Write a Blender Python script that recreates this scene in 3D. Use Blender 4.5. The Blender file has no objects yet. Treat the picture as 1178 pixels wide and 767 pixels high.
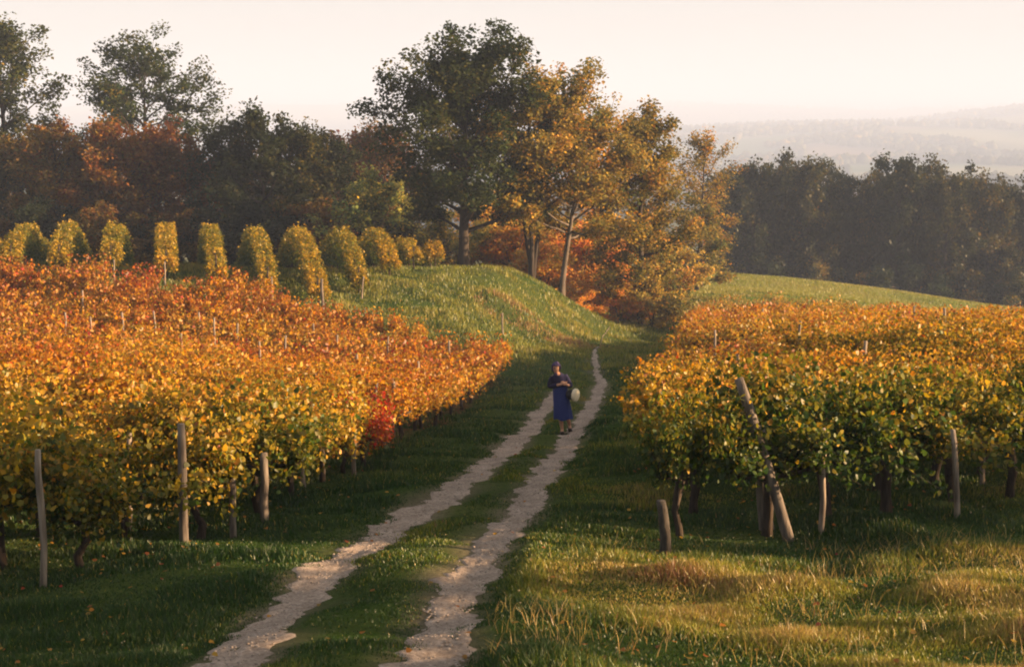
import bpy, bmesh, math, random
import numpy as np
from mathutils import Vector, Matrix

# ------------------------------------------------------------------ camera
F_PX, CU, CV, HZ = 1636.0, 589.0, 383.5, 150.0
PITCH = math.atan((CV - HZ) / F_PX)
scene = bpy.context.scene
cam_d = bpy.data.cameras.new("camera")
cam = bpy.data.objects.new("camera", cam_d)
scene.collection.objects.link(cam)
cam.location = (0, 0, 0)
cam.rotation_euler = (math.radians(90) - PITCH, 0, 0)
cam_d.sensor_width = 36.0
cam_d.lens = 36.0 * F_PX / 1178.0
cam_d.clip_start = 0.5
cam_d.clip_end = 20000
cam_d.dof.use_dof = True
cam_d.dof.focus_distance = 24.0
cam_d.dof.aperture_fstop = 5.6
scene.camera = cam

# ------------------------------------------------------------------ sky, sun, exposure
SUN_AZ, SUN_EL = 95.0, 11.5          # degrees clockwise from the view axis, above the horizon
world = bpy.data.worlds.new("World")
scene.world = world
world.use_nodes = True
wn = world.node_tree
bg = wn.nodes["Background"]
sky = wn.nodes.new("ShaderNodeTexSky")
sky.sky_type = 'NISHITA'
sky.sun_disc = False
sky.sun_elevation = math.radians(SUN_EL)
sky.sun_rotation = math.radians(SUN_AZ)
sky.air_density = 1.0
sky.dust_density = 5.0
sky.ozone_density = 1.0
mixw = wn.nodes.new("ShaderNodeMix")
mixw.data_type = 'RGBA'
mixw.inputs[0].default_value = 0.80
wn.links.new(sky.outputs[0], mixw.inputs[6])
mixw.inputs[7].default_value = (2.20, 2.17, 2.05, 1)      # thin even veil of bright cloud
wn.links.new(mixw.outputs[2], bg.inputs[0])
bg.inputs[1].default_value = 0.052

sun_d = bpy.data.lights.new("sun", 'SUN')
sun = bpy.data.objects.new("sun", sun_d)
scene.collection.objects.link(sun)
sun_d.energy = 5.0
sun_d.angle = math.radians(0.6)
sun_d.color = (1.0, 0.66, 0.36)
_az, _el = math.radians(SUN_AZ), math.radians(SUN_EL)
SUN_DIR = Vector((math.sin(_az) * math.cos(_el), math.cos(_az) * math.cos(_el), math.sin(_el)))
sun.rotation_euler = SUN_DIR.to_track_quat('Z', 'Y').to_euler()

vs = scene.view_settings
vs.view_transform = 'Standard'
vs.look = 'None'
vs.exposure = 2.60
vs.gamma = 1.0
vs.use_curve_mapping = False
cy = scene.cycles
cy.max_bounces = 6
cy.diffuse_bounces = 3
cy.transmission_bounces = 4
cy.volume_bounces = 0
cy.transparent_max_bounces = 8
cy.use_denoising = True
scene.render.filter_size = 2.0
cy.filter_width = 2.0

# ------------------------------------------------------------------ helpers
C = scene.collection
R = np.array([1.0, 0, 0])
UP = np.array([0, math.sin(PITCH), math.cos(PITCH)])
FW = np.array([0, math.cos(PITCH), -math.sin(PITCH)])


def at(u, v, d):
    return d * ((u - CU) / F_PX * R + (CV - v) / F_PX * UP + FW)


def rng_(s):
    return np.random.default_rng(s)


def link(o, parent=None):
    C.objects.link(o)
    if parent is not None:
        o.parent = parent
    return o


def tag(o, label=None, cat=None, group=None, kind=None):
    if label: o["label"] = label
    if cat: o["category"] = cat
    if group: o["group"] = group
    if kind: o["kind"] = kind
    return o


def empty(name, loc, label, cat, group=None, rz=0.0):
    o = bpy.data.objects.new(name, None)
    o.empty_display_size = 0.3
    link(o)
    o.location = [float(x) for x in loc]
    o.rotation_euler = (0, 0, rz)
    return tag(o, label, cat, group)


def np_mesh(name, verts, faces, attrs=None, smooth=False, mat=None):
    """faces: list of (n,k) int arrays; attrs: {name: per-face array}."""
    me = bpy.data.meshes.new(name)
    verts = np.asarray(verts, dtype=np.float32)
    faces = [np.asarray(f, dtype=np.int32) for f in faces if len(f)]
    me.vertices.add(len(verts))
    me.vertices.foreach_set("co", verts.ravel())
    loops = np.concatenate([f.ravel() for f in faces])
    counts = np.concatenate([np.full(len(f), f.shape[1], dtype=np.int32) for f in faces])
    starts = np.concatenate([[0], np.cumsum(counts)[:-1]]).astype(np.int32)
    me.loops.add(len(loops))
    me.loops.foreach_set("vertex_index", loops)
    me.polygons.add(len(counts))
    me.polygons.foreach_set("loop_start", starts)
    me.polygons.foreach_set("loop_total", counts)
    if smooth:
        me.polygons.foreach_set("use_smooth", np.ones(len(counts), dtype=bool))
    me.update(calc_edges=True)
    for k, a in (attrs or {}).items():
        at_ = me.attributes.new(k, 'FLOAT', 'FACE')
        at_.data.foreach_set("value", np.asarray(a, dtype=np.float32))
    if mat is not None:
        me.materials.append(mat)
    return me


def obj(name, me, parent=None):
    return link(bpy.data.objects.new(name, me), parent)


def mesh_data(me):
    v = np.empty(len(me.vertices) * 3, dtype=np.float32)
    me.vertices.foreach_get("co", v)
    return v.reshape(-1, 3)


def smooth(a, b, x):
    t = np.clip((x - a) / (b - a), 0, 1)
    return t * t * (3 - 2 * t)


class Noise:
    """cheap smooth 2-D noise: sums of rotated sine products"""
    def __init__(self, seed, n=7):
        r = rng_(seed)
        self.a = r.uniform(0, 2 * math.pi, n)
        self.f = r.uniform(0.6, 1.7, n)
        self.p = r.uniform(0, 2 * math.pi, (n, 2))

    def __call__(self, x, y, s=1.0):
        out = 0
        for a, f, p in zip(self.a, self.f, self.p):
            c, sn = math.cos(a), math.sin(a)
            xr, yr = (x * c - y * sn) * f / s, (x * sn + y * c) * f / s
            out = out + np.sin(xr + p[0] + 1.3 * np.sin(yr * .7 + p[1])) * np.cos(yr + p[1])
        return out / math.sqrt(len(self.a)) * 1.2


N1, N2, N3, N4 = Noise(1), Noise(2), Noise(3), Noise(4)


def tube(pts, rad, sides=6, rng=None, rough=0.0):
    """tube along pts -> verts, [quads], closed by end fans folded to quads"""
    pts = np.asarray(pts, float)
    n = len(pts)
    rad = np.broadcast_to(np.asarray(rad, float), (n,))
    t = np.gradient(pts, axis=0)
    t /= np.linalg.norm(t, axis=1, keepdims=True) + 1e-9
    ref = np.array([0.31, 0.95, 0.05]) if abs(t[0][2]) > .8 else np.array([0, 0, 1.0])
    vs_ = []
    for i in range(n):
        a = np.cross(t[i], ref); a /= np.linalg.norm(a) + 1e-9
        b = np.cross(t[i], a)
        ang = np.arange(sides) / sides * 2 * math.pi
        rr = rad[i] * (1 + (rng.normal(0, rough, sides) if rng is not None and rough else 0))
        rr = np.broadcast_to(rr, (sides,))
        vs_.append(pts[i] + np.outer(np.cos(ang) * rr, a) + np.outer(np.sin(ang) * rr, b))
    vs_.append(pts[-1][None, :])
    vs_.append(pts[0][None, :])
    v = np.concatenate(vs_)
    q = []
    for i in range(n - 1):
        for j in range(sides):
            k = (j + 1) % sides
            q.append((i * sides + j, i * sides + k, (i + 1) * sides + k, (i + 1) * sides + j))
    tr = [((n - 1) * sides + j, (n - 1) * sides + (j + 1) % sides, n * sides) for j in range(sides)]
    tr += [((j + 1) % sides, j, n * sides + 1) for j in range(sides)]
    return v, np.array(q), np.array(tr)


class Bag:
    """collects tubes / arbitrary pieces into one mesh"""
    def __init__(self):
        self.v, self.q, self.t, self.n = [], [], [], 0

    def add(self, v, q=None, t=None):
        if q is not None and len(q): self.q.append(np.asarray(q) + self.n)
        if t is not None and len(t): self.t.append(np.asarray(t) + self.n)
        self.v.append(np.asarray(v, float)); self.n += len(v)

    def tube(self, *a, **k):
        self.add(*tube(*a, **k))

    def mesh(self, name, mat, smooth=True):
        fs = []
        if self.q: fs.append(np.concatenate(self.q))
        if self.t: fs.append(np.concatenate(self.t))
        return np_mesh(name, np.concatenate(self.v), fs, smooth=smooth, mat=mat)


def rand_basis(rng, n, up_bias=0.6):
    nrm = rng.normal(0, 1, (n, 3)); nrm /= np.linalg.norm(nrm, axis=1, keepdims=True)
    nrm[:, 2] = np.abs(nrm[:, 2]) + up_bias
    nrm /= np.linalg.norm(nrm, axis=1, keepdims=True)
    r = rng.normal(0, 1, (n, 3))
    a = np.cross(nrm, r); a /= np.linalg.norm(a, axis=1, keepdims=True) + 1e-9
    b = np.cross(nrm, a)
    return a, b, nrm


def leaves_vine(c, s, rng, up_bias=0.0, droop=0.55):
    """folded heart-like leaf: 6 verts, 2 quads"""
    n = len(c)
    a, b, nr = rand_basis(rng, n, up_bias)
    b = b - np.array([0, 0, droop]); b /= np.linalg.norm(b, axis=1, keepdims=True)
    s = np.asarray(s)[:, None]
    fold = rng.uniform(-.15, .25, (n, 1))
    tpl = [(0, 0, 0), (0, 1, 0), (.52, .12, 1), (.44, .66, 1), (-.52, .12, 1), (-.44, .66, 1)]
    V = np.stack([c + s * (x * a + (y - .4) * b + f * fold * nr) for x, y, f in tpl], 1).reshape(-1, 3)
    base = np.arange(n)[:, None] * 6
    q = np.concatenate([base + np.array([0, 2, 3, 1]), base + np.array([0, 1, 5, 4])], 1).reshape(-1, 4)
    return V, q, 2


def leaves_quad(c, s, rng, up_bias=0.4, droop=0.15):
    n = len(c)
    a, b, nr = rand_basis(rng, n, up_bias)
    b = b - np.array([0, 0, droop]); b /= np.linalg.norm(b, axis=1, keepdims=True)
    s = np.asarray(s)[:, None]
    w = rng.uniform(.28, .48, (n, 1))
    k = rng.uniform(-.12, .12, (n, 1))
    V = np.stack([c - .5 * s * b, c + s * (w * a + k * b + .08 * nr), c + .5 * s * b, c + s * (-w * a + k * b + .08 * nr)], 1).reshape(-1, 3)
    q = np.arange(n)[:, None] * 4 + np.arange(4)
    return V, q, 1


# ------------------------------------------------------------------ materials
def new_mat(name):
    m = bpy.data.materials.new(name)
    m.use_nodes = True
    nt = m.node_tree
    for n in list(nt.nodes): nt.nodes.remove(n)
    out = nt.nodes.new("ShaderNodeOutputMaterial")
    return m, nt, out


def node(nt, t, **k):
    n = nt.nodes.new(t)
    for a, b in k.items(): setattr(n, a, b)
    return n


def ramp(nt, stops, fac):
    r = node(nt, "ShaderNodeValToRGB")
    el = r.color_ramp.elements
    while len(el) < len(stops): el.new(0.5)
    for e, (p, c) in zip(el, stops):
        e.position = p; e.color = (*c, 1)
    nt.links.new(fac, r.inputs[0])
    return r.outputs[0]


def math_(nt, op, a, b=None, c=None):
    n = node(nt, "ShaderNodeMath", operation=op)
    for i, x in enumerate((a, b, c)):
        if x is None: continue
        if isinstance(x, (int, float)): n.inputs[i].default_value = x
        else: nt.links.new(x, n.inputs[i])
    return n.outputs[0]


def leaf_mat(name, stops, transl=0.42, gloss=0.06):
    """colour = ramp(per-leaf tint + the plant's own stage), brightness varied per leaf"""
    m, nt, out = new_mat(name)
    tint = node(nt, "ShaderNodeAttribute", attribute_name="tint")
    val = node(nt, "ShaderNodeAttribute", attribute_name="val")
    oi = node(nt, "ShaderNodeObjectInfo")
    sp = node(nt, "ShaderNodeSeparateColor")
    nt.links.new(oi.outputs["Color"], sp.inputs[0])
    f = math_(nt, 'ADD', tint.outputs["Fac"], sp.outputs[0])
    f = math_(nt, 'ADD', f, math_(nt, 'MULTIPLY_ADD', oi.outputs["Random"], 0.08, -0.04))
    col = ramp(nt, stops, f)
    hsv = node(nt, "ShaderNodeHueSaturation")
    nt.links.new(col, hsv.inputs["Color"])
    nt.links.new(math_(nt, 'MULTIPLY', val.outputs["Fac"], sp.outputs[1]), hsv.inputs["Value"])
    nt.links.new(math_(nt, 'MULTIPLY_ADD', val.outputs["Fac"], 0.15, 0.85), hsv.inputs["Saturation"])
    d = node(nt, "ShaderNodeBsdfDiffuse")
    t = node(nt, "ShaderNodeBsdfTranslucent")
    g = node(nt, "ShaderNodeBsdfGlossy"); g.inputs["Roughness"].default_value = .45
    nt.links.new(hsv.outputs[0], d.inputs[0]); nt.links.new(hsv.outputs[0], t.inputs[0])
    m1 = node(nt, "ShaderNodeMixShader"); m1.inputs[0].default_value = transl
    nt.links.new(d.outputs[0], m1.inputs[1]); nt.links.new(t.outputs[0], m1.inputs[2])
    m2 = node(nt, "ShaderNodeMixShader"); m2.inputs[0].default_value = gloss
    nt.links.new(m1.outputs[0], m2.inputs[1]); nt.links.new(g.outputs[0], m2.inputs[2])
    nt.links.new(m2.outputs[0], out.inputs[0])
    return m


VINE_STOPS = [(0.0, (.018, .045, .008)), (.22, (.05, .085, .010)), (.40, (.18, .15, .014)), (.55, (.44, .255, .022)),
              (.70, (.40, .150, .013)), (.84, (.26, .068, .010)), (1.0, (.36, .030, .014))]
TREE_STOPS = [(0.0, (.022, .038, .012)), (.25, (.055, .065, .016)), (.42, (.14, .115, .022)), (.58, (.28, .17, .025)),
              (.74, (.34, .13, .02)), (.88, (.24, .075, .022)), (1.0, (.20, .05, .03))]
GRASS_STOPS = [(0.0, (.016, .05, .008)), (.30, (.042, .082, .013)), (.5, (.20, .205, .022)), (.68, (.27, .215, .045)),
               (.84, (.38, .25, .08)), (1.0, (.22, .10, .045))]
M_VINE = leaf_mat("vine_leaves", VINE_STOPS, .45, .018)
M_TREE = leaf_mat("tree_leaves", TREE_STOPS, .36, .015)
M_GRASS = leaf_mat("grass_blades", GRASS_STOPS, .40, .03)


def solid(name, c1, c2, scale=8.0, stretch=(1, 1, 1), rough=.85, bump=0.0, spec=.2, detail=6.0):
    m, nt, out = new_mat(name)
    tc = node(nt, "ShaderNodeTexCoord")
    mp = node(nt, "ShaderNodeMapping")
    mp.inputs["Scale"].default_value = stretch
    nt.links.new(tc.outputs["Object"], mp.inputs[0])
    nz = node(nt, "ShaderNodeTexNoise")
    nz.inputs["Scale"].default_value = scale; nz.inputs["Detail"].default_value = detail
    nt.links.new(mp.outputs[0], nz.inputs[0])
    col = ramp(nt, [(.3, c1), (.7, c2)], nz.outputs[0])
    b = node(nt, "ShaderNodeBsdfPrincipled")
    b.inputs["Roughness"].default_value = rough
    b.inputs["Specular IOR Level"].default_value = spec
    nt.links.new(col, b.inputs["Base Color"])
    if bump:
        bp = node(nt, "ShaderNodeBump"); bp.inputs["Strength"].default_value = bump; bp.inputs["Distance"].default_value = .02
        nt.links.new(nz.outputs[0], bp.inputs["Height"]); nt.links.new(bp.outputs[0], b.inputs["Normal"])
    nt.links.new(b.outputs[0], out.inputs[0])
    return m


M_BARK = solid("bark", (.016, .012, .009), (.055, .041, .031), 9, (1, 1, .25), bump=.6)
M_BARK_PALE = solid("pale_bark", (.05, .039, .03), (.14, .11, .085), 6, (1, 1, .3), bump=.5)
M_VINEBARK = solid("vine_bark", (.018, .013, .010), (.062, .044, .031), 22, (1, 1, .2), bump=.7)
M_POST = solid("weathered_wood", (.08, .062, .05), (.27, .22, .175), 26, (1, 1, .08), bump=.5)
M_POST_MID = solid("grey_weathered_wood", (.045, .036, .03), (.17, .14, .115), 22, (1, 1, .08), bump=.7)
M_POST_BLACK = solid("blackened_wood", (.02, .017, .015), (.075, .062, .052), 20, (1, 1, .1), bump=.7)
M_POST_DARK = solid("dark_weathered_wood", (.05, .04, .034), (.17, .14, .115), 20, (1, 1, .1), bump=.6)

# ------------------------------------------------------------------ terrain
A = [  # u, v, depth : ground points
    (380, 767, 9.7), (450, 660, 13.3), (550, 575, 19.3), (590, 530, 25), (622, 497, 33), (650, 463, 40), (672, 430, 50),
    (690, 400, 60), (705, 375, 72), (722, 360, 84),
    (55, 672, 14.3), (190, 634, 15.5), (305, 602, 17.5), (405, 547, 23), (490, 496, 31), (570, 440, 47),
    (0, 363, 50), (200, 371, 50), (380, 399, 50), (480, 415, 50), (0, 470, 30), (200, 480, 30),
    (-40, 315, 54), (60, 318, 54), (128, 321, 54), (195, 325, 54), (250, 332, 54), (312, 345, 54), (371, 355, 54), (416, 340, 57), (452, 321, 61), (480, 311, 64),
    (0, 325, 70), (100, 325, 70), (200, 325, 70), (320, 318, 70), (440, 312, 70), (-150, 322, 70),
    (533, 312, 70), (560, 309, 66), (500, 313, 65), (595, 320, 67), (590, 345, 61), (530, 352, 58), (470, 345, 57), (450, 368, 54), (520, 372, 54), (570, 385, 54),
    (605, 390, 57), (640, 384, 62), (625, 355, 65), (612, 320, 71), (647, 341, 72), (664, 360, 73), (692, 378, 68), (712, 374, 74), (740, 370, 78),
    (740, 352, 88), (700, 345, 96),
    (770, 640, 15.3), (910, 625, 15.8), (1100, 594, 17.2), (1175, 570, 18.5), (740, 506, 28), (757, 430, 45), (782, 370, 80), (772, 394, 60),
    (900, 455, 30), (900, 405, 50), (1060, 384, 80), (1178, 402, 70), (1060, 446, 30), (1178, 436, 40),
    (775, 338, 92), (770, 310, 122), (900, 318, 122), (1050, 336, 122), (1178, 365, 114), (1120, 353, 118), (1060, 361, 92), (1178, 391, 88), (920, 340, 92),
    (0, 310, 90), (200, 310, 90), (400, 310, 90), (560, 325, 92), (0, 300, 125), (300, 305, 125), (600, 305, 125),
    (1000, 767, 9.7), (1100, 705, 11.4), (1178, 660, 13), (900, 690, 12), (50, 767, 10.8), (150, 720, 12.2), (600, 690, 12), (620, 620, 16), (680, 560, 20),
]
pts = [at(*a) for a in A]
AX = np.array([(p[0], p[1]) for p in pts])
AZ = np.array([p[2] for p in pts])
extra = np.array([(0, 5, -2.65), (0, 0, -1.75), (0, -8, -.6), (-12, 2, -1.9), (12, 2, -1.9), (-25, 15, -3.9), (25, 14, -3.9), (30, 30, -5.2),
                  (-40, 40, -5), (-45, 60, -5.6), (-50, 90, -7), (-50, 125, -9), (45, 50, -9), (60, 90, -13), (60, 122, -16), (20, -8, -1), (-20, -8, -1)])
AX = np.concatenate([AX, extra[:, :2]]); AZ = np.concatenate([AZ, extra[:, 2]])


def _phi(r2):
    return 0.5 * r2 * np.log(r2 + 1e-9)


def _fit(lam):
    n = len(AX)
    K = _phi(((AX[:, None] - AX[None]) ** 2).sum(-1)) + lam * np.eye(n)
    P = np.column_stack([np.ones(n), AX])
    M = np.block([[K, P], [P.T, np.zeros((3, 3))]])
    return np.linalg.solve(M, np.concatenate([AZ, np.zeros(3)]))


W = _fit(.8)


def h_tps(x, y):
    x = np.asarray(x, float); y = np.asarray(y, float)
    sh = x.shape; x = x.ravel(); y = y.ravel()
    out = W[-3] + W[-2] * x + W[-1] * y
    for i in range(len(AX)):
        out = out + W[i] * _phi((x - AX[i, 0]) ** 2 + (y - AX[i, 1]) ** 2)
    return out.reshape(sh)


def h_far(x, y):
    valley = -21.5 - 28.5 * smooth(150, 700, y)
    r1 = (48 + .062 * np.clip(x - 400, -600, 1500) + 7 * np.sin(x / 230 + .4) + 4 * np.sin(x / 90)) * smooth(1500, 3300, y) * (1 - .9 * smooth(3700, 5200, y))
    r2 = (150 + 16 * np.sin(x / 700 + 2.2) + 9 * np.sin(x / 310)) * smooth(4200, 6000, y)
    return valley + r1 + r2 + 6 * N3(x, y, 330.0) * smooth(900, 2000, y)


def terrain(x, y):
    xc = np.clip(x, -55, 65); yc = np.clip(y, -10, 140)
    near = h_tps(xc, yc)
    w = smooth(119, 150, y)
    side = smooth(60, 300, np.abs(x))
    near = near * (1 - side) + side * (-9 - 4 * smooth(0, 150, y))
    z = near * (1 - w) + h_far(x, y) * w
    return z


def axis(lo, fine0, fine1, hi, step, g=1.16):
    a = list(np.arange(fine0, fine1, step))
    s, x = step, fine1
    while x < hi:
        a.append(x); s *= g; x += s
    a.append(hi)
    s, x, b = step, fine0 - step, []
    while x > lo:
        b.append(x); s *= g; x -= s
    b.append(lo)
    return np.array(b[::-1] + a)


GX = axis(-5600, -26, 36, 5600, .32, 1.13)
GY = axis(-120, 4, 128, 7000, .32, 1.08)
XX, YY = np.meshgrid(GX, GY)
ZZ = terrain(XX, YY)
_nearw = 1 - smooth(60, 130, YY)
ZZ += _nearw * (.045 * N1(XX, YY, .5) + .06 * N2(XX, YY, 1.5))


def _hz(x, y):
    x = np.atleast_1d(np.asarray(x, float)); y = np.atleast_1d(np.asarray(y, float))
    i = np.clip(np.searchsorted(GX, x) - 1, 0, len(GX) - 2)
    j = np.clip(np.searchsorted(GY, y) - 1, 0, len(GY) - 2)
    fx = (x - GX[i]) / (GX[i + 1] - GX[i]); fy = (y - GY[j]) / (GY[j + 1] - GY[j])
    return (ZZ[j, i] * (1 - fx) * (1 - fy) + ZZ[j, i + 1] * fx * (1 - fy) + ZZ[j + 1, i] * (1 - fx) * fy + ZZ[j + 1, i + 1] * fx * fy)


def hz(x, y):
    return float(_hz(x, y)[0])


def hit(u, v, dmin=5.0, dmax=130.0):
    """where the view ray of a photo pixel first meets the ground"""
    d = np.arange(dmin, dmax, .05)
    p = d[:, None] * ((u - CU) / F_PX * R + (CV - v) / F_PX * UP + FW)[None]
    below = p[:, 2] < _hz(p[:, 0], p[:, 1])
    k = int(np.argmax(below)) if below.any() else len(d) - 1
    return p[k]


def pix(p):
    p = np.asarray(p, float)
    d = p @ FW
    return CU + F_PX * (p @ R) / d, CV - F_PX * (p @ UP) / d, d


# wheel ruts
RUT_L = [(225, 800), (262, 767), (300, 722), (350, 676), (405, 634), (465, 597), (520, 566), (560, 536), (595, 502), (619, 476), (634, 460), (648, 445)]
RUT_R = [(478, 800), (493, 767), (507, 722), (522, 684), (552, 642), (586, 600), (612, 566), (634, 535), (655, 506), (672, 478), (687, 455), (692, 438), (685, 418), (684, 404), (693, 388), (702, 375)]
rl = np.array([hit(u, v) for u, v in RUT_L]); rr_ = np.array([hit(u, v) for u, v in RUT_R])


def resample(p, step):
    p = np.asarray(p)[:, :2]
    d = np.concatenate([[0], np.cumsum(np.linalg.norm(np.diff(p, axis=0), axis=1))])
    s = np.arange(0, d[-1], step)
    # smooth (Catmull-like through dense linear + box blur)
    q = np.column_stack([np.interp(s, d, p[:, 0]), np.interp(s, d, p[:, 1])])
    k = max(3, int(1.6 / step) | 1)
    pad = np.concatenate([np.repeat(q[:1], k // 2, 0), q, np.repeat(q[-1:], k // 2, 0)])
    ker = np.ones(k) / k
    return np.column_stack([np.convolve(pad[:, 0], ker, 'valid'), np.convolve(pad[:, 1], ker, 'valid')])


QL, QR = resample(rl, .12), resample(rr_, .12)


def rut_half(q, side):
    y = q[:, 1]
    base = .27 if side == 0 else .25
    fade = 1 - smooth(36, 52, y) * (.9 if side == 0 else .45)
    fade = fade * (1 - .93 * smooth(50, 63, y))
    return base * fade * (1 + .10 * smooth(12, 9, y))


def dist_to(q, half, x, y):
    """signed distance outside a rut's edge, looked up by y (ruts run away from us)"""
    qx = np.interp(y, q[:, 1], q[:, 0]); hw = np.interp(y, q[:, 1], half)
    inr = (y > q[0, 1]) & (y < q[-1, 1])
    dx = np.gradient(q[:, 0]) / (np.gradient(q[:, 1]) + 1e-6)
    cosn = 1 / np.sqrt(1 + np.interp(y, q[:, 1], dx) ** 2)
    return np.where(inr, np.abs(x - qx) * cosn - hw, 9.0)


HL, HR = rut_half(QL, 0), rut_half(QR, 1)


def rut_dist(x, y):
    return np.minimum(dist_to(QL, HL, x, y), dist_to(QR, HR, x, y))


ZZ -= .05 * (1 - smooth(-.05, .22, rut_dist(XX, YY))) * (1 - smooth(40, 60, YY))

EL_E = np.array([at(-10, 700, 12.6), at(55, 672, 14.3), at(190, 634, 15.5), at(305, 602, 17.5), at(405, 547, 23), at(490, 496, 31), at(572, 440, 47), at(585, 425, 52)])
ER_E = np.array([at(770, 640, 15.3), at(742, 506, 28), at(760, 430, 45), at(774, 394, 60), at(784, 370, 80)])


def edge_left(y): return np.interp(y, EL_E[:, 1], EL_E[:, 0])
def edge_right(y): return np.interp(y, ER_E[:, 1], ER_E[:, 0])


def in_left(x, y): return (x < edge_left(y) - .1) & (y > 13.0 + .12 * -(x + 5)) & (y < 51 - .1 * x)
def in_right(x, y): return (x > edge_right(y) + .1) & (y > 15.3 + .53 * (x - 1.7) - .5) & (y < 82)


# ground colours: worn grass, leaf litter under the vines, far fields
nx, ny = len(GX), len(GY)
gcol = np.zeros((ny, nx, 4), np.float32); gcol[..., 3] = 1
pn = N3(XX, YY, 1.6) * .5 + N4(XX, YY, .6) * .4
pn = np.clip(pn * .5 + .5, 0, 1)[..., None]
grass_c = np.array([.030, .055, .012]) * (1 - pn) + np.array([.075, .085, .025]) * pn
gcol[..., :3] = grass_c
lit = ((in_left(XX, YY) | in_right(XX, YY)) & (YY > 25))[..., None]
wear = .7 * (1 - smooth(-.08, .16, rut_dist(XX, YY) - .12 * N4(XX, YY, .5)))[..., None] * (YY < 60)[..., None]
gcol[..., :3] = gcol[..., :3] * (1 - wear) + wear * (np.array([.17, .13, .10]) * (.7 + .6 * pn))
gcol[..., :3] = np.where(lit, np.array([.085, .05, .022]) * (.6 + .8 * pn), gcol[..., :3])
fieldm = smooth(84, 90, YY)[..., None] * (XX > 6)[..., None]
gcol[..., :3] = gcol[..., :3] * (1 - fieldm) + fieldm * (np.array([.10, .16, .025]) * (.75 + .5 * pn))
farm = smooth(220, 500, YY)[..., None]
fp = N1(XX, YY, 150)[..., None]; fq = N2(XX, YY, 85)[..., None]
farc = np.where(fp > .35, np.array([.26, .24, .12]), np.where(fq > .3, np.array([.10, .13, .05]), np.where(fq < -.35, np.array([.22, .15, .09]), np.array([.06, .065, .035]))))
gcol[..., :3] = gcol[..., :3] * (1 - farm) + farm * farc

verts = np.column_stack([XX.ravel(), YY.ravel(), ZZ.ravel()])
ii = (np.arange(ny - 1)[:, None] * nx + np.arange(nx - 1)[None]).ravel()
quads = np.column_stack([ii, ii + 1, ii + nx + 1, ii + nx])

m, nt, out = new_mat("earth_and_turf")
ca = node(nt, "ShaderNodeVertexColor", layer_name="ground")
tc = node(nt, "ShaderNodeTexCoord")
nz = node(nt, "ShaderNodeTexNoise"); nz.inputs["Scale"].default_value = 14; nz.inputs["Detail"].default_value = 8; nz.inputs["Roughness"].default_value = .7
nt.links.new(tc.outputs["Object"], nz.inputs[0])
hs = node(nt, "ShaderNodeHueSaturation")
nt.links.new(ca.outputs[0], hs.inputs["Color"])
nt.links.new(math_(nt, 'MULTIPLY_ADD', nz.outputs[0], 1.6, .2), hs.inputs["Value"])
bs = node(nt, "ShaderNodeBsdfDiffuse"); bs.inputs["Roughness"].default_value = .9
bp = node(nt, "ShaderNodeBump"); bp.inputs["Strength"].default_value = .8; bp.inputs["Distance"].default_value = .05
nt.links.new(nz.outputs[0], bp.inputs["Height"]); nt.links.new(bp.outputs[0], bs.inputs["Normal"])
nt.links.new(hs.outputs[0], bs.inputs[0]); nt.links.new(bs.outputs[0], out.inputs[0])
M_GROUND = m
me = np_mesh("ground", verts, [quads], smooth=True, mat=M_GROUND)
vc = me.color_attributes.new("ground", 'FLOAT_COLOR', 'POINT')
vc.data.foreach_set("color", gcol.reshape(-1))
g_ = obj("ground", me); g_["kind"] = "structure"

# the two bare ruts, ragged sheets just above the ground
m, nt, out = new_mat("pale_stony_soil")
tc = node(nt, "ShaderNodeTexCoord")
n1 = node(nt, "ShaderNodeTexNoise"); n1.inputs["Scale"].default_value = 24; n1.inputs["Detail"].default_value = 10; n1.inputs["Roughness"].default_value = .75
n2 = node(nt, "ShaderNodeTexNoise"); n2.inputs["Scale"].default_value = 3.2; n2.inputs["Detail"].default_value = 4
for n in (n1, n2): nt.links.new(tc.outputs["Object"], n.inputs[0])
c1 = ramp(nt, [(.32, (.15, .11, .083)), (.5, (.29, .228, .186)), (.70, (.43, .355, .305))], n1.outputs[0])
hs = node(nt, "ShaderNodeHueSaturation"); nt.links.new(c1, hs.inputs["Color"])
nt.links.new(math_(nt, 'MULTIPLY_ADD', n2.outputs[0], 1.1, .45), hs.inputs["Value"])
bs = node(nt, "ShaderNodeBsdfDiffuse"); bs.inputs["Roughness"].default_value = 1
bp = node(nt, "ShaderNodeBump"); bp.inputs["Strength"].default_value = .7; bp.inputs["Distance"].default_value = .03
nt.links.new(n1.outputs[0], bp.inputs["Height"])
nt.links.new(bp.outputs[0], bs.inputs["Normal"])
nt.links.new(hs.outputs[0], bs.inputs[0]); nt.links.new(bs.outputs[0], out.inputs[0])
M_SOIL = m


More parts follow.
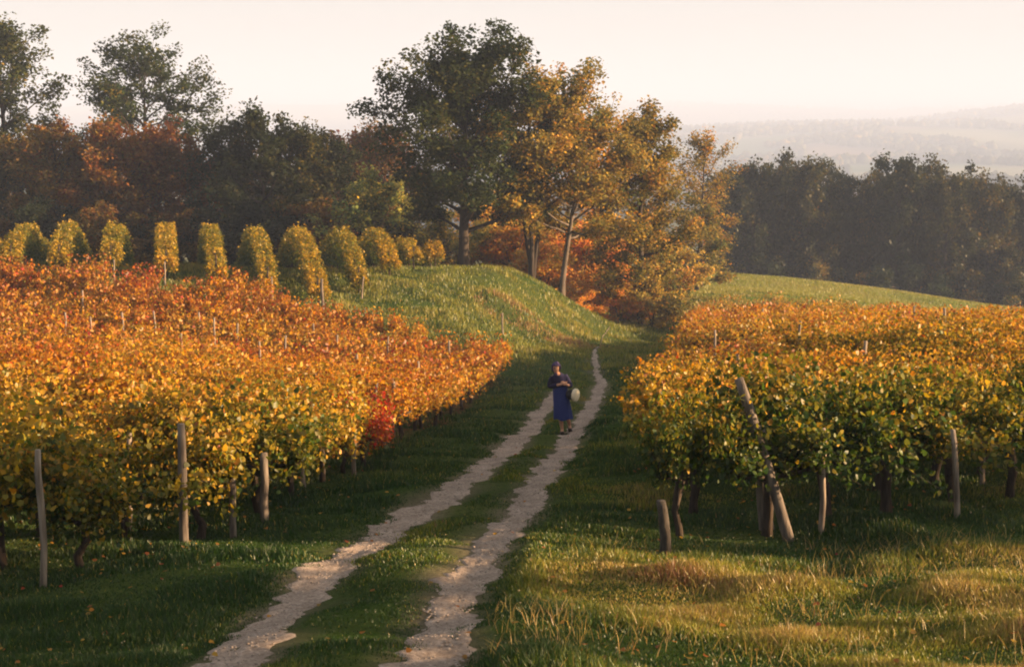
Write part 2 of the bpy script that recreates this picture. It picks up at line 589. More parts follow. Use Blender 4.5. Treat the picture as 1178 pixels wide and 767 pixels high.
def rut_sheet(q, half, seed):
    r = rng_(seed)
    n = len(q); k = 13
    t = np.gradient(q, axis=0); t /= np.linalg.norm(t, axis=1, keepdims=True)
    nrm = np.column_stack([t[:, 1], -t[:, 0]])
    s = np.arange(n) * .12
    el = half * (1 + .22 * np.sin(s * 1.9 + seed) + .20 * np.sin(s * 4.7 + 2 * seed) + r.normal(0, .2, n))
    er = half * (1 + .22 * np.sin(s * 2.3 + 3 * seed) + .20 * np.sin(s * 5.3 + seed) + r.normal(0, .13, n))
    w = np.linspace(-1, 1, k)
    off = np.where(w[None] < 0, w[None] * el[:, None], w[None] * er[:, None])
    P = q[:, None, :] + off[..., None] * nrm[:, None, :]
    Z = _hz(P[..., 0].ravel(), P[..., 1].ravel()).reshape(n, k) + .014 + r.normal(0, .006, (n, k))
    Z[:, 0] -= .05; Z[:, -1] -= .05; Z[:, 1] -= .012; Z[:, -2] -= .012
    v = np.column_stack([P[..., 0].ravel(), P[..., 1].ravel(), Z.ravel()])
    i = (np.arange(n - 1)[:, None] * k + np.arange(k - 1)[None]).ravel()
    return np_mesh("wheel_track", v, [np.column_stack([i, i + 1, i + k + 1, i + k])], smooth=True, mat=M_SOIL)


for q, hf, sd in ((QL, HL, 3), (QR, HR, 5)):
    o = obj("dirt_path", rut_sheet(q, hf, sd)); o["kind"] = "structure"

# ------------------------------------------------------------------ air
m, nt, out = new_mat("autumn_haze")
pv = node(nt, "ShaderNodeVolumePrincipled")
pv.inputs["Color"].default_value = (.53, .66, .98, 1)
pv.inputs["Density"].default_value = .00056
pv.inputs["Anisotropy"].default_value = 0.0
nt.links.new(pv.outputs[0], out.inputs["Volume"])
M_HAZE = m
hb = np.array([[x, y, z] for z in (float(ZZ.min()) - 1.0, max(float(ZZ.max()), 6.0) + 12.0) for y in (-130, 7060) for x in (-5660, 5660)], float)
o = obj("haze", np_mesh("haze", hb, [np.array([[0, 2, 3, 1], [4, 5, 7, 6], [0, 1, 5, 4], [2, 6, 7, 3], [0, 4, 6, 2], [1, 3, 7, 5]])], mat=M_HAZE))
o["kind"] = "stuff"; o["label"] = "thin pale autumn haze over the valley"

# ------------------------------------------------------------------ trees
def tree_data(seed, H, Rad, crown_z=.28, n_prim=15, sec=5, clump=.75, nleaf=36, leaf=.24, r0=.2, lean=(0, 0), forks=1, flat=.75,
              prof=(.55, 1.0, .35), spread=.05, tint_sp=.16, sides=7, keep=1.0):
    """branch Bag + leaf arrays. prof: relative crown radius at bottom / middle / top"""
    r = rng_(seed)
    bag = Bag()
    LC, LT, LV = [], [], []
    z0 = H * crown_z
    for fk in range(forks):
        fa = fk / forks * 6.28 + r.uniform(0, 1)
        top = np.array([lean[0] + (Rad * .35 * math.cos(fa) if forks > 1 else r.normal(0, .15)),
                        lean[1] + (Rad * .35 * math.sin(fa) if forks > 1 else r.normal(0, .15)), H * (.84 if fk == 0 else r.uniform(.72, .84))])
        tt = np.linspace(0, 1, 10)
        bend = np.column_stack([tt ** 1.2 * top[0], tt ** 1.2 * top[1], tt * top[2]])
        bend[1:-1, :2] += np.cumsum(r.normal(0, spread * .5, (8, 2)), 0)
        rr = r0 / (forks ** .4) * (1 - tt) ** .85 + .02
        rr[0] *= 1.35
        bag.tube(bend, rr, sides, r, .06)
        npf = max(4, n_prim // forks)
        for i in range(npf):
            f = (i + r.uniform(.1, .9)) / npf
            z = z0 + f * (H * .93 - z0)
            ts = min(z * 1.04 / H, .97)
            st = np.array([np.interp(ts, tt, bend[:, k]) for k in range(3)])
            az = i * 2.39996 + r.uniform(-.5, .5) + fa
            pr = np.interp(f, [0, .5, 1], prof)
            L = Rad * pr * r.uniform(.72, 1.08)
            el = math.radians(np.interp(f, [0, 1], [8, 58]) + r.uniform(-10, 10))
            dirv = np.array([math.cos(az) * math.cos(el), math.sin(az) * math.cos(el), math.sin(el)])
            s_ = np.linspace(0, 1, 6)[:, None]
            br = st + dirv * L * s_ + np.array([0, 0, 1]) * (.18 * L * s_ ** 2) + np.cumsum(r.normal(0, .03 * L, (6, 3)), 0) * (s_ > 0)
            rb = np.interp(ts, tt, rr) * .55 * (1 - s_[:, 0]) + .012
            bag.tube(br, rb, 5)
            for j in range(sec):
                q = r.uniform(.32, 1.0) if j else 1.0
                p0 = np.array([np.interp(q, s_[:, 0], br[:, k]) for k in range(3)])
                d2 = dirv + r.normal(0, .75, 3); d2[2] = d2[2] * .6 + .15
                d2 /= np.linalg.norm(d2)
                L2 = L * r.uniform(.22, .42)
                p1 = p0 + d2 * L2
                bag.tube(np.array([p0, (p0 + p1) / 2 + r.normal(0, .05, 3), p1]), [.02 + .01 * L2, .016, .008], 3)
                for cpt, sc in ((p1, 1.0), ((p0 + p1) / 2, .8)):
                    if r.random() > keep: continue
                    n = max(4, int(nleaf * sc * r.uniform(.6, 1.3)))
                    rc = clump * sc * r.uniform(.7, 1.2)
                    off = r.normal(0, 1, (n, 3)); off /= np.linalg.norm(off, axis=1, keepdims=True) + 1e-9
                    off *= (r.random((n, 1)) ** .45) * rc
                    off[:, 2] *= flat
                    LC.append(cpt + off)
                    LT.append(np.full(n, r.normal(0, tint_sp * .5)) + r.normal(0, tint_sp * .5, n))
                    LV.append(np.full(n, r.uniform(.8, 1.15)) * r.uniform(.7, 1.25, n))
    LC = np.concatenate(LC); LT = np.concatenate(LT); LV = np.concatenate(LV)
    kz = H / np.quantile(LC[:, 2], .997)
    LC[:, 2] *= kz
    bag.v = [b_ * np.array([1, 1, kz]) for b_ in bag.v]
    V, q, k = leaves_quad(LC, leaf * r.uniform(.6, 1.35, len(LC)), r)
    return bag, V, q, np.repeat(LT, k), np.repeat(LV, k)


def tree_meshes(seed, bark=None, **k):
    bag, V, q, lt, lv = tree_data(seed, **k)
    return bag.mesh("trunk", bark or M_BARK), np_mesh("crown", V, [q], {"tint": lt, "val": lv}, mat=M_TREE)


def put_tree(name, meshes, u, d, label, stage, bright=1.0, scale=(1, 1, 1), rz=0.0, group=None, cat="tree", sink=.1, v=None, xy=None):
    if xy is None:
        p = at(u, 300, d); x, y = p[0], p[1]
        for _ in range(3):       # hold u while moving to the ground
            z = hz(x, y); q = np.array([x, y, z]); dd = q @ FW
            y += (d - dd); x = (u - CU) / F_PX * d
    else:
        x, y = xy
    t = empty(name, (x, y, hz(x, y) - sink), label, cat, group, rz)
    t.scale = scale
    tr, cr = obj("trunk", meshes[0], t), obj("crown", meshes[1], t)
    for c_ in (tr, cr): c_.color = (stage, bright, 0, 1)
    return t


def height_for(u, d, vtop):
    """tree height that reaches photo row vtop at depth d"""
    x = (u - CU) / F_PX * d
    y = d
    for _ in range(3):
        z = hz(x, y); y += d - (np.array([x, y, z]) @ FW)
    return at(u, vtop, d)[2] - hz(x, y)


# centre group -----------------------------------------------------------
H = height_for(530, 70, 30)
put_tree("oak_tree", tree_meshes(11, H=H, Rad=4.3, crown_z=.20, n_prim=36, sec=8, clump=.80, nleaf=90, leaf=.18, r0=.27, prof=(.95, 1.05, .62), lean=(.1, 0)),
         533, 70, "tall dark green oak with a thick dark trunk standing on top of the grassy bank", .10)
H = height_for(612, 72, 66)
put_tree("autumn_tree", tree_meshes(12, H=H, Rad=3.9, crown_z=.34, n_prim=30, sec=7, clump=.66, nleaf=90, leaf=.165, r0=.2, forks=3, prof=(.8, 1.0, .45), keep=.8),
         612, 72, "golden brown autumn tree with several forked stems beside the dark oak", .49, 1.4)
H = height_for(645, 72, 112)
put_tree("autumn_tree", tree_meshes(13, H=H, Rad=3.7, crown_z=.36, n_prim=28, sec=8, clump=.74, nleaf=85, leaf=.165, r0=.15, lean=(1.6, 0), prof=(.8, 1.0, .5), bark=M_BARK_PALE),
         645, 72, "olive gold tree whose pale slender trunk leans towards the track", .46, 1.35)
H = height_for(744, 77, 122)
put_tree("autumn_tree", tree_meshes(14, H=H, Rad=2.8, crown_z=.03, n_prim=34, sec=7, clump=.74, nleaf=85, leaf=.165, r0=.18, prof=(.9, 1.0, .45)),
         738, 77, "broad olive tree leafy down to the ground at the end of the track", .45, 1.3)
H = height_for(640, 84, 70)
put_tree("autumn_tree", tree_meshes(15, H=H, Rad=3.0, crown_z=.4, n_prim=18, sec=5, clump=.55, nleaf=20, leaf=.17, r0=.16, prof=(.7, 1.0, .5), keep=.8),
         652, 84, "thin pale gold tree rising behind the forked autumn tree", .60, 1.4)
bush_v = [tree_meshes(40 + i, H=3.6, Rad=2.1, crown_z=.06, n_prim=16, sec=5, clump=.6, nleaf=80, leaf=.15, r0=.07, forks=3, prof=(1, 1, .6)) for i in range(3)]
for k, (u, d, s, st, lab) in enumerate([
        (598, 82, 1.3, .66, "orange beech bush behind the forked stems of the golden tree"),
        (560, 84, 1.25, .52, "olive bush filling the gap right beside the oak trunk"),
        (665, 82, 1.35, .68, "rust orange bush behind the leaning pale trunk"),
        (700, 86, 1.15, .74, "red brown bush where the track goes into the trees"),
        (630, 88, 1.5, .55, "gold bush between the forked stems and the leaning trunk"),
        (715, 78.5, .62, .70, "low orange bush at the foot of the broad olive tree"),
        (672, 75.5, .5, .64, "small orange shrub below the leaning pale trunk"),
        (505, 80, 1.1, .36, "dark olive bush just behind the oak"),
        (757, 90, .8, .60, "brown bush on the edge of the green field"),
        (585, 90, 1.7, .60, "tall golden bush deep behind the forked stems"),
        (690, 92, 1.7, .58, "tall gold brown bush deep behind the leaning trunk"),
        (735, 90, 1.5, .55, "olive gold bush behind the broad olive tree"),
        (712, 76.5, .62, .72, "rust orange bush right where the track enters the trees"),
        (750, 76.5, .75, .50, "olive bush hiding the foot of the broad olive tree"),
        (625, 77, .9, .62, "orange brown bush between the two forked stems' feet and the leaning trunk"),
        (772, 88, 1.1, .50, "olive bush closing the trees beside the green field")]):
    put_tree("bush", bush_v[k % 3], u, d, lab, st, 2.3, (s, s, s), k * 1.3, cat="bush")
# pale hazy pair on the field edge
H = height_for(812, 105, 150)
put_tree("pale_tree", tree_meshes(16, H=H, Rad=2.7, crown_z=.18, n_prim=24, sec=6, clump=.7, nleaf=40, leaf=.18, r0=.12, prof=(.7, 1, .5), keep=.8),
         806, 105, "thin pale straw coloured tree at the field edge before the dark wood", .47, 1.25)
H = height_for(808, 98, 222)
put_tree("round_tree", tree_meshes(17, H=H, Rad=2.6, crown_z=.06, n_prim=20, sec=5, clump=.7, nleaf=40, leaf=.2, r0=.14, prof=(1, 1, .6)),
         802, 98, "round pale olive tree low on the field edge beside the track", .40, 1.3)

# left wood --------------------------------------------------------------
H = height_for(172, 96, 36)
put_tree("oak_tree", tree_meshes(21, H=H, Rad=5.0, crown_z=.5, n_prim=26, sec=7, clump=.8, nleaf=52, leaf=.22, r0=.3, prof=(1.0, 1.0, .6), keep=.95),
         170, 96, "tall spreading oak with an open crown above the orange trees", .13)
H = height_for(20, 92, 20)
put_tree("oak_tree", tree_meshes(22, H=H, Rad=3.9, crown_z=.35, n_prim=28, sec=7, clump=.8, nleaf=52, leaf=.22, r0=.3, prof=(.95, 1, .55)),
         14, 92, "tall olive green oak cut by the picture's edge above the wood", .22)
mid_v = [tree_meshes(50 + i, H=9.0, Rad=2.9, crown_z=.16, n_prim=26, sec=6, clump=.72, nleaf=46, leaf=.20, r0=.15, prof=(.9, 1, .5), keep=.95) for i in range(4)]
far_v = [tree_meshes(60 + i, H=13.0, Rad=3.4, crown_z=.22, n_prim=28, sec=6, clump=.85, nleaf=40, leaf=.28, r0=.2, prof=(.85, 1, .55), keep=.95, sides=6) for i in range(5)]
k = 0
for u, d, vt, st, br, lab in [
        (-25, 86, 160, .30, .8, "dark olive tree at the picture's edge below the tall oak"),
        (28, 88, 150, .50, .9, "brown olive tree below the tall oak at the edge"),
        (70, 85, 138, .60, .9, "rusty olive tree between the two tall oaks"),
        (105, 86, 150, .66, .85, "rust coloured tree beside the orange one"),
        (138, 84, 136, .74, 1.0, "bright orange tree before the tall spreading oak"),
        (185, 87, 140, .80, .8, "dull red brown tree under the tall spreading oak"),
        (222, 85, 158, .76, .65, "dark brown tree beside the dark green thicket"),
        (262, 84, 138, .14, .9, "dark green tree nearest the brown one"),
        (306, 83, 122, .12, .9, "tallest of the dark green trees behind the tall vine rows"),
        (345, 84, 142, .30, .95, "dark olive tree with some orange leaves in the thicket"),
        (378, 87, 150, .18, .8, "dark green tree next to the grey green round tree"),
        (405, 98, 150, .86, .8, "dull reddish tree just behind the round grey green tree"),
        (442, 97, 140, .62, .8, "brown tree half hidden behind the big oak")]:
    mv = mid_v[k % 4]
    s = height_for(u, d, vt) / 9.0
    put_tree("woodland_tree", mv, u, d, lab, st, br * .66, (s * .95, s * .95, s), k * 1.7)
    k += 1
H = height_for(435, 79, 192)
put_tree("round_tree", tree_meshes(23, H=H, Rad=2.5, crown_z=.08, n_prim=26, sec=6, clump=.6, nleaf=44, leaf=.18, r0=.16, prof=(.9, 1.05, .6)),
         433, 79, "round grey green tree standing behind the tall vine rows", .33, 2.9)
for i, u in enumerate(range(-60, 520, 42)):
    s = height_for(u, 108, 172 + 14 * math.sin(i * 2.1)) / 13
    put_tree("woodland_tree", far_v[i % 5], u, 108 + 3 * math.sin(i * 1.3), "brown green tree in the dense wood behind the vine rows", .42 + .16 * math.sin(i * 1.9), .55,
             (s * 1.15, s * 1.15, s), i * 2.2, group="trees filling the back of the wood")
for i, u in enumerate(range(-50, 480, 34)):
    s = .95 + .3 * math.sin(i * 2.7)
    put_tree("bush", bush_v[i % 3], u, 80.5 + 1.2 * math.sin(i * 1.1), "low dark bush along the edge of the wood behind the vine rows", .35 + .3 * math.sin(i * 1.7), .5,
             (s, s, s), i * 1.9, group="bushes along the foot of the wood", cat="bush")

# dark wood beyond the green field --------------------------------------
tops = [(832, 196), (850, 190), (868, 186), (890, 182), (908, 176), (928, 183), (948, 186), (968, 200), (990, 204), (1008, 184), (1028, 180), (1046, 182), (1064, 196),
        (1080, 188), (1098, 190), (1116, 204), (1132, 198), (1150, 210), (1168, 204), (1186, 212), (1204, 205)]
for i, (u, vt) in enumerate(tops):
    d = 152 + 5 * math.sin(i * 2.3)
    s = height_for(u, d, vt) / 13
    gap = 1.0 if i not in (7, 8) else .9
    put_tree("woodland_tree", far_v[i % 5], u, d, "tall dark tree in the wood beyond the green field", .24 + .10 * math.sin(i * 1.7), .55,
             (s * .72 * gap, s * .72 * gap, s), i * 2.9, group="trees of the dark wood beyond the field")
for i, u in enumerate(range(830, 1230, 26)):
    d = 164 + 3 * math.sin(i * 1.9)
    s = height_for(u, d, 222 + 10 * math.sin(i * 2.2)) / 13
    put_tree("woodland_tree", far_v[(i + 2) % 5], u, d, "dark tree deep inside the wood beyond the field", .26 + .1 * math.sin(i * 2.7), .48,
             (s * .9, s * .9, s), i * 1.3, group="trees deep in the dark wood")
for i, u in enumerate(range(825, 1230, 22)):
    s = 1.5 + .4 * math.sin(i * 2.7)
    put_tree("bush", bush_v[i % 3], u, 146 + 1.5 * math.sin(i * 1.1), "dark bush at the foot of the wood beyond the field", .25 + .2 * math.sin(i * 1.7), .8,
             (s, s, s * 1.2), i * 1.9, group="bushes at the foot of the dark wood", cat="bush")

# far woods on the hills: nobody could count them
r = rng_(77)
n = 12000
fy = 500 * (6300 / 500) ** r.random(n * 3); fx = r.uniform(-.12, .42, n * 3) * fy
ok = (N1(fx, fy, 150) <= .35) & (N2(fx, fy, 85) <= .3) & (N2(fx, fy, 85) >= -.35)
fx, fy = fx[ok][:n], fy[ok][:n]
fz = _hz(fx, fy)
ico = bmesh.new(); bmesh.ops.create_icosphere(ico, subdivisions=1, radius=1.0)
iv = np.array([v.co[:] for v in ico.verts]); itf = np.array([[v.index for v in f.verts] for f in ico.faces]); ico.free()
sc = r.uniform(4, 9, (len(fx), 1, 1)) * np.array([1, 1, 1.1])
V = np.column_stack([fx, fy, fz])[:, None] + iv[None] * sc * r.uniform(.65, 1.25, (len(fx), len(iv), 1)) + np.array([0, 0, 4.0])
Ff = (np.arange(len(fx))[:, None, None] * len(iv) + itf[None]).reshape(-1, 3)
o = obj("far_woods", np_mesh("far_woods", V.reshape(-1, 3), [Ff], {"tint": np.repeat(r.normal(.3, .12, len(fx)), len(itf)), "val": np.repeat(r.uniform(.8, 1.1, len(fx)), len(itf))}, mat=M_TREE))
o.color = (0, 1, 0, 1)
tag(o, "faint hazy woods on the far hills across the valley", kind="stuff")

# tall trees off to the side whose shade lies over the near grass
for i, (x, y, s) in enumerate([(26, 12.7, .50), (27, 14.8, .54), (26, 16.8, .55), (27.5, 19.0, .54)]):
    put_tree("woodland_tree", mid_v[i % 4], 0, 0, "tree of the hedge at the side of the vineyard", .3, .9, (s, s, s), i * 1.1, xy=(x, y), group="hedge trees beside the vineyard")

shade_tree_v = [tree_meshes(70 + i, H=6.9, Rad=1.9, crown_z=.66, n_prim=16, sec=5, clump=.6, nleaf=34, leaf=.2, r0=.12, prof=(1, 1, .6), keep=.9) for i in range(2)]  # added out of view, crowns set high to shade only the left foreground
for i, (x, y) in enumerate([(20, 5.6), (20.6, 7.3), (20, 8.9), (20.8, 10.6), (20.2, 12.0)]):
    put_tree("tree", shade_tree_v[i % 2], 0, 0, "unseen bare trunked tree added to shade the left foreground", .3, .9, (1, 1, 1), i * 2.1, xy=(x, y), group="unseen trees added for their shade")

# ------------------------------------------------------------------ vines
def vine_data(seed, nl, leaf, H=1.55, width=.55, length=.62, low=.50, zc=.62, big=True, rt=1.0):
    r = rng_(seed)
    bag = Bag()
    zc = zc + r.uniform(-.06, .06)
    tr = np.array([[0, 0, -.15], [r.normal(0, .03), r.normal(0, .03), .2], [r.normal(0, .06), r.normal(0, .05), .42], [r.normal(0, .05), r.normal(0, .04), zc]])
    bag.tube(tr, [.060 * rt, .045 * rt, .042 * rt, .050 * rt], 7, r, .16)
    tips = []
    for sgn in (-1, 1):
        arm = np.array([tr[-1], tr[-1] + [sgn * .22, r.normal(0, .05), .06], tr[-1] + [sgn * .5, r.normal(0, .06), .10 + r.normal(0, .04)]])
        bag.tube(arm, [.034 * rt, .026 * rt, .018 * rt], 5, r, .12)
        for k in range(8):
            q = r.uniform(.1, 1)
            p0 = arm[0] * (1 - q) + arm[2] * q
            side = r.normal(0, .5)
            L = r.uniform(.45, 1.28) * (H - zc)
            dv = np.array([sgn * r.uniform(-.2, .32), side, 1.0]); dv /= np.linalg.norm(dv)
            s_ = np.linspace(0, 1, 5)[:, None]
            cane = p0 + dv * L * s_ + np.array([dv[0] * .15, dv[1] * .7, -.45]) * (L * s_ ** 2.4)
            bag.tube(cane, [.009, .008, .007, .005, .004], 3)
            tips.append(cane)
    c = []
    tips = np.array(tips)
    n1 = int(nl * .76)
    ci = r.integers(0, len(tips), n1); q = r.uniform(.1, 1.05, n1) * 4
    i0 = np.clip(q.astype(int), 0, 3); f = (q - i0)[:, None]
    p = tips[ci, i0] * (1 - f) + tips[ci, i0 + 1] * f
    c.append(p + r.normal(0, .075, (n1, 3)))
    n2 = nl - n1
    p = np.column_stack([r.uniform(-length, length, n2), r.normal(0, width * .45, n2), r.uniform(low, H, n2)])
    p[:, 1] *= 1.15 - .5 * np.abs(p[:, 2] - .95)
    c.append(p)
    c = np.concatenate(c)
    top = (c[:, 2] - low) / (H - low)
    t = .16 * (top - .5) + r.normal(0, .10, nl)
    odd = r.random(nl) < .06
    t[odd] += r.choice([-.22, .18], odd.sum())
    val = r.uniform(.62, 1.25, nl)
    s = leaf * r.uniform(.4, 1.4, nl)
    if big: V, q, k = leaves_vine(c, s, r)
    else: V, q, k = leaves_quad(c, s * 1.1, r, .0, .5)
    return bag, V, q, np.repeat(t, k), np.repeat(val, k)


def vine_pair(seed, nl, leaf, **kw):
    bag, V, q, t, v = vine_data(seed, nl, leaf, **kw)
    return bag.mesh("trunk", M_VINEBARK), np_mesh("foliage", V, [q], {"tint": t, "val": v}, mat=M_VINE)


NEAR_V = [vine_pair(100 + i, 3000, .057, low=.40, zc=.56) for i in range(9)]
RIGHT_V = [vine_pair(150 + i, 2700, .059, H=1.82, low=.74, zc=.78, width=.55, rt=1.5) for i in range(6)]
MID_V = [vine_pair(130 + i, 1900, .071, big=False) for i in range(6)]


def one_mesh(seed):
    bag, V, q, t, v = vine_data(seed, 950, .093, big=False)
    bm_ = bag.mesh("x", M_VINEBARK)
    bv = mesh_data(bm_)
    fs = []
    tri = [p.vertices[:] for p in bm_.polygons if len(p.vertices) == 3]; qd = [p.vertices[:] for p in bm_.polygons if len(p.vertices) == 4]
    me_ = np_mesh("grape_vine", np.concatenate([V, bv]), [q, np.array(qd) + len(V), np.array(tri) + len(V)],
                  {"tint": np.concatenate([t, np.zeros(len(qd) + len(tri))]), "val": np.concatenate([v, np.ones(len(qd) + len(tri))])}, mat=M_VINE)
    me_.materials.append(M_VINEBARK)
    mi = np.zeros(len(me_.polygons), dtype=np.int32); mi[len(q):] = 1
    me_.polygons.foreach_set("material_index", mi)
    bpy.data.meshes.remove(bm_)
    return me_, (V, q, t, v)


FAR_V = [one_mesh(160 + i) for i in range(5)]

spots = []          # x, y, rz, scale, block, row
r = rng_(5)


def visible(x, y, pad): return abs(x) < .36 * y + pad


y = 14.45; k = 0
while y < 53:
    x0 = float(edge_left(y)) - .25
    ux, uy = -.99, .12
    t = 0.0
    while True:
        x, yy = x0 + ux * t, y + uy * t
        if not visible(x, yy, 1.6) or t > 40: break
        if y > 50 and x > -8 - 2 * (y - 50) or yy > 51.8 or (x > -2.6 and y > 47): t += 1; continue
        if t < .3 or r.random() > .05: spots.append((x + r.normal(0, .06), yy + r.normal(0, .06), math.pi - .12 + r.normal(0, .08), r.uniform(.80, 1.16), 0, k, t))
        t += r.uniform(.9, 1.08)
    y += 1.72 if y < 30 else 1.8 if y < 43 else 1.25; k += 1
LEFT_ROWS = k
y = 15.62; k = 0
while y < 80:
    x0 = float(edge_right(y)) + (.45 if k else .22) + .7 * float(smooth(38, 50, np.array(y)))
    ux, uy = .883, .469
    t = .75 if 25.5 < y < 36 else .0
    while True:
        x, yy = x0 + ux * t, y + uy * t
        if not visible(x, yy, 1.8) or yy > 81.5: break
        if not (66.5 < yy < 68.3) and not (26 < y < 36 and t < .2):
            spots.append((x + r.normal(0, .06), yy + r.normal(0, .06), math.atan2(uy, ux) + r.normal(0, .08), r.uniform(.84, 1.14), 1, k, t))
        t += r.uniform(.92, 1.1)
    y += 2.1; k += 1


def stage_of(x, y, blk, t, k):
    nse = .07 * float(N2(np.array(x), np.array(y), 2.2)) + .05 * float(N4(np.array(x), np.array(y), .7))
    if blk == 0:
        s = float(np.interp(y, [14, 17, 22, 30, 40, 52], [.36, .44, .555, .615, .635, .64]))
        s -= .02 * smooth(4, 0, t) * (y < 24)
    else:
        s = float(np.interp(y, [15, 18, 22, 28, 40, 62, 68, 82], [.25, .35, .47, .55, .585, .565, .46, .44]))
        s -= .05 * float(smooth(5, 12, x) * smooth(30, 18, y))
    return s + nse


spots.sort(key=lambda s: s[1])
names_seen = set()
n_ind = 0
rest = []
for (x, y, rz, sc, blk, k, t) in spots:
    z = hz(x, y) - .03
    st = stage_of(x, y, blk, t, k)
    br = float(r.uniform(.88, 1.1))
    if n_ind >= 296:
        rest.append((x, y, z, rz, sc, st, br)); continue
    n_ind += 1
    if blk == 0:
        if t < .3 and y < 30:
            lab, grp = "vine at the path end of its row in the left vineyard", "end vines along the left side of the path"
        elif y < 20:
            lab, grp = "yellow green vine in the near rows of the left vineyard", "near vines of the left vineyard"
        elif y < 30:
            lab, grp = "golden orange vine inside the left vineyard", "middle vines of the left vineyard"
        else:
            lab, grp = "rusty orange vine in the back rows of the left vineyard", "back vines of the left vineyard"
    else:
        if k == 0 and t < .3:
            lab, grp = "green corner vine before the leaning post, bushy with two dark stems", None
        elif k == 0:
            lab, grp = "dark green vine in the front row of the right vineyard", "front row vines of the right vineyard"
        elif t < .3:
            lab, grp = "yellow vine at the path end of its row in the right vineyard", "end vines along the right side of the path"
        elif y < 24:
            lab, grp = "yellow green vine behind the front row of the right vineyard", "near vines of the right vineyard"
        else:
            lab, grp = "golden vine in the far rows of the right vineyard", "far vines of the right vineyard"
    s3 = (sc, sc, sc * (.80 if blk == 0 and y > 44 else .64 if blk == 1 and t < 3.4 and 28 < y < 33.5 else .8 if blk == 1 and t < 3.2 and 26 < y < 42 else 1.0))
    if blk == 1 and k == 0 and t < .3: s3 = (.66, .75, .97); x -= .04
    if y < 33:
        pair = RIGHT_V[int(r.integers(6))] if (blk == 1 and k < 2) else NEAR_V[int(r.integers(len(NEAR_V)))] if y < 24 else MID_V[int(r.integers(len(MID_V)))]
        if blk == 1 and k == 0 and t < .3:      # the most compact plant stands at the corner
            pair = min(RIGHT_V, key=lambda p_: float(np.hypot(mesh_data(p_[1])[:, 0] * .66, mesh_data(p_[1])[:, 1] * .75).max()))
        e = empty("grape_vine", (x, y, z), lab, "grapevine", grp, rz + (math.pi if r.random() < .5 else 0))
        e.scale = s3
        for nm, me_ in (("trunk", pair[0]), ("foliage", pair[1])):
            o = obj(nm, me_, e); o.color = (st, br, 0, 1)
    else:
        o = obj("grape_vine", FAR_V[int(r.integers(5))][0])
        o.location = (x, y, z); o.rotation_euler = (0, 0, rz + (math.pi if r.random() < .5 else 0)); o.scale = s3
        o.color = (st, br, 0, 1)
        tag(o, lab, "grapevine", grp)
VV, QQ, TT, BB, nn = [], [], [], [], 0
for (x, y, z, rz, sc, st, br) in rest:
    V, q, t, v = FAR_V[int(r.integers(5))][1]
    c_, s_ = math.cos(rz) * sc, math.sin(rz) * sc
    P = np.column_stack([V[:, 0] * c_ - V[:, 1] * s_ + x, V[:, 0] * s_ + V[:, 1] * c_ + y, V[:, 2] * sc + z])
    VV.append(P); QQ.append(q + nn); TT.append(t + st); BB.append(v * br); nn += len(P)
print("vines", len(spots), "individual", n_ind, "rest", len(rest))
if rest:
    o = obj("distant_vines", np_mesh("distant_vines", np.concatenate(VV), [np.concatenate(QQ)], {"tint": np.concatenate(TT), "val": np.concatenate(BB)}, mat=M_VINE))
    o.color = (0, 1, 0, 1)
    tag(o, "far golden vines of the vineyards merging into one mass", kind="stuff")
# one vine gone scarlet beside the path
p = hit(437, 536)
e = empty("grape_vine", (p[0] - .25, p[1], p[2] - .03), "small vine with bright scarlet leaves at the path edge of the left vineyard", "grapevine")
e.scale = (.8, .8, .85)
for nm, me_ in (("trunk", NEAR_V[3][0]), ("foliage", NEAR_V[3][1])):
    o = obj(nm, me_, e); o.color = (.90, 1.0, 0, 1)

# tall trellised rows on the terrace -------------------------------------
ROWDIR = np.array([-.232, .973])


def tall_row(u, v, d, L, label, seed, Ht=2.0, Wd=.74):
    r = rng_(seed)
    p = at(u, v, d)
    n = int(L * 900)
    a = r.uniform(0, L, n)
    # rounded ends
    hh = .72 + (Ht - .72) * np.clip(np.sin(math.pi * np.clip(a / L, 0, 1) ** .85), 0, 1) ** .9
    zz = .28 + (hh - .28) * r.random(n) ** .8
    w = (Wd / 2) * np.sqrt(np.clip(1 - np.clip((zz / hh - .5) / .58, -1, 1) ** 4, .08, 1))
    b = w * np.sign(r.normal(0, 1, n)) * r.random(n) ** .6 + r.normal(0, .05, n)
    lump = .16 * N1(a + u, zz * 2 + seed, .5)
    zz = zz * (1 + .55 * lump) + np.where(r.random(n) < .03, r.uniform(0, .3, n), 0)
    b = b * (1 + .8 * lump)
    x0, y0 = p[0], p[1]
    X = x0 + ROWDIR[0] * a + ROWDIR[1] * b
    Y = y0 + ROWDIR[1] * a - ROWDIR[0] * b
    Z = _hz(X, Y) + zz
    c = np.column_stack([X - x0, Y - y0, Z - hz(x0, y0)])
    V, q, k = leaves_quad(c, .115 * r.uniform(.6, 1.25, n), r, .2, .2)
    t = r.normal(.35, .075, n) + .05 * lump + .30 * (zz / hh - .72) + .10 * np.clip(1 - a / 2.5, 0, 1)  # shaded flanks and sunlit tops and near ends put into the leaf tint
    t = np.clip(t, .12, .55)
    root = empty("vine_row", (x0, y0, hz(x0, y0)), label, "vine row", "tall trellised vine rows on the terrace")
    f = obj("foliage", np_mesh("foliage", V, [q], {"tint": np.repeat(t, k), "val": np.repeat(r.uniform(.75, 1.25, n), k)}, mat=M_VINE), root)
    f.color = (0, 1, 0, 1)
    for s in np.arange(.5, L, 1.3):
        o = obj("trunk", STEM, root)
        x, y_ = x0 + ROWDIR[0] * s, y0 + ROWDIR[1] * s
        o.location = (x - x0, y_ - y0, hz(x, y_) - hz(x0, y0)); o.rotation_euler = (0, 0, s * 2.3)
    return root


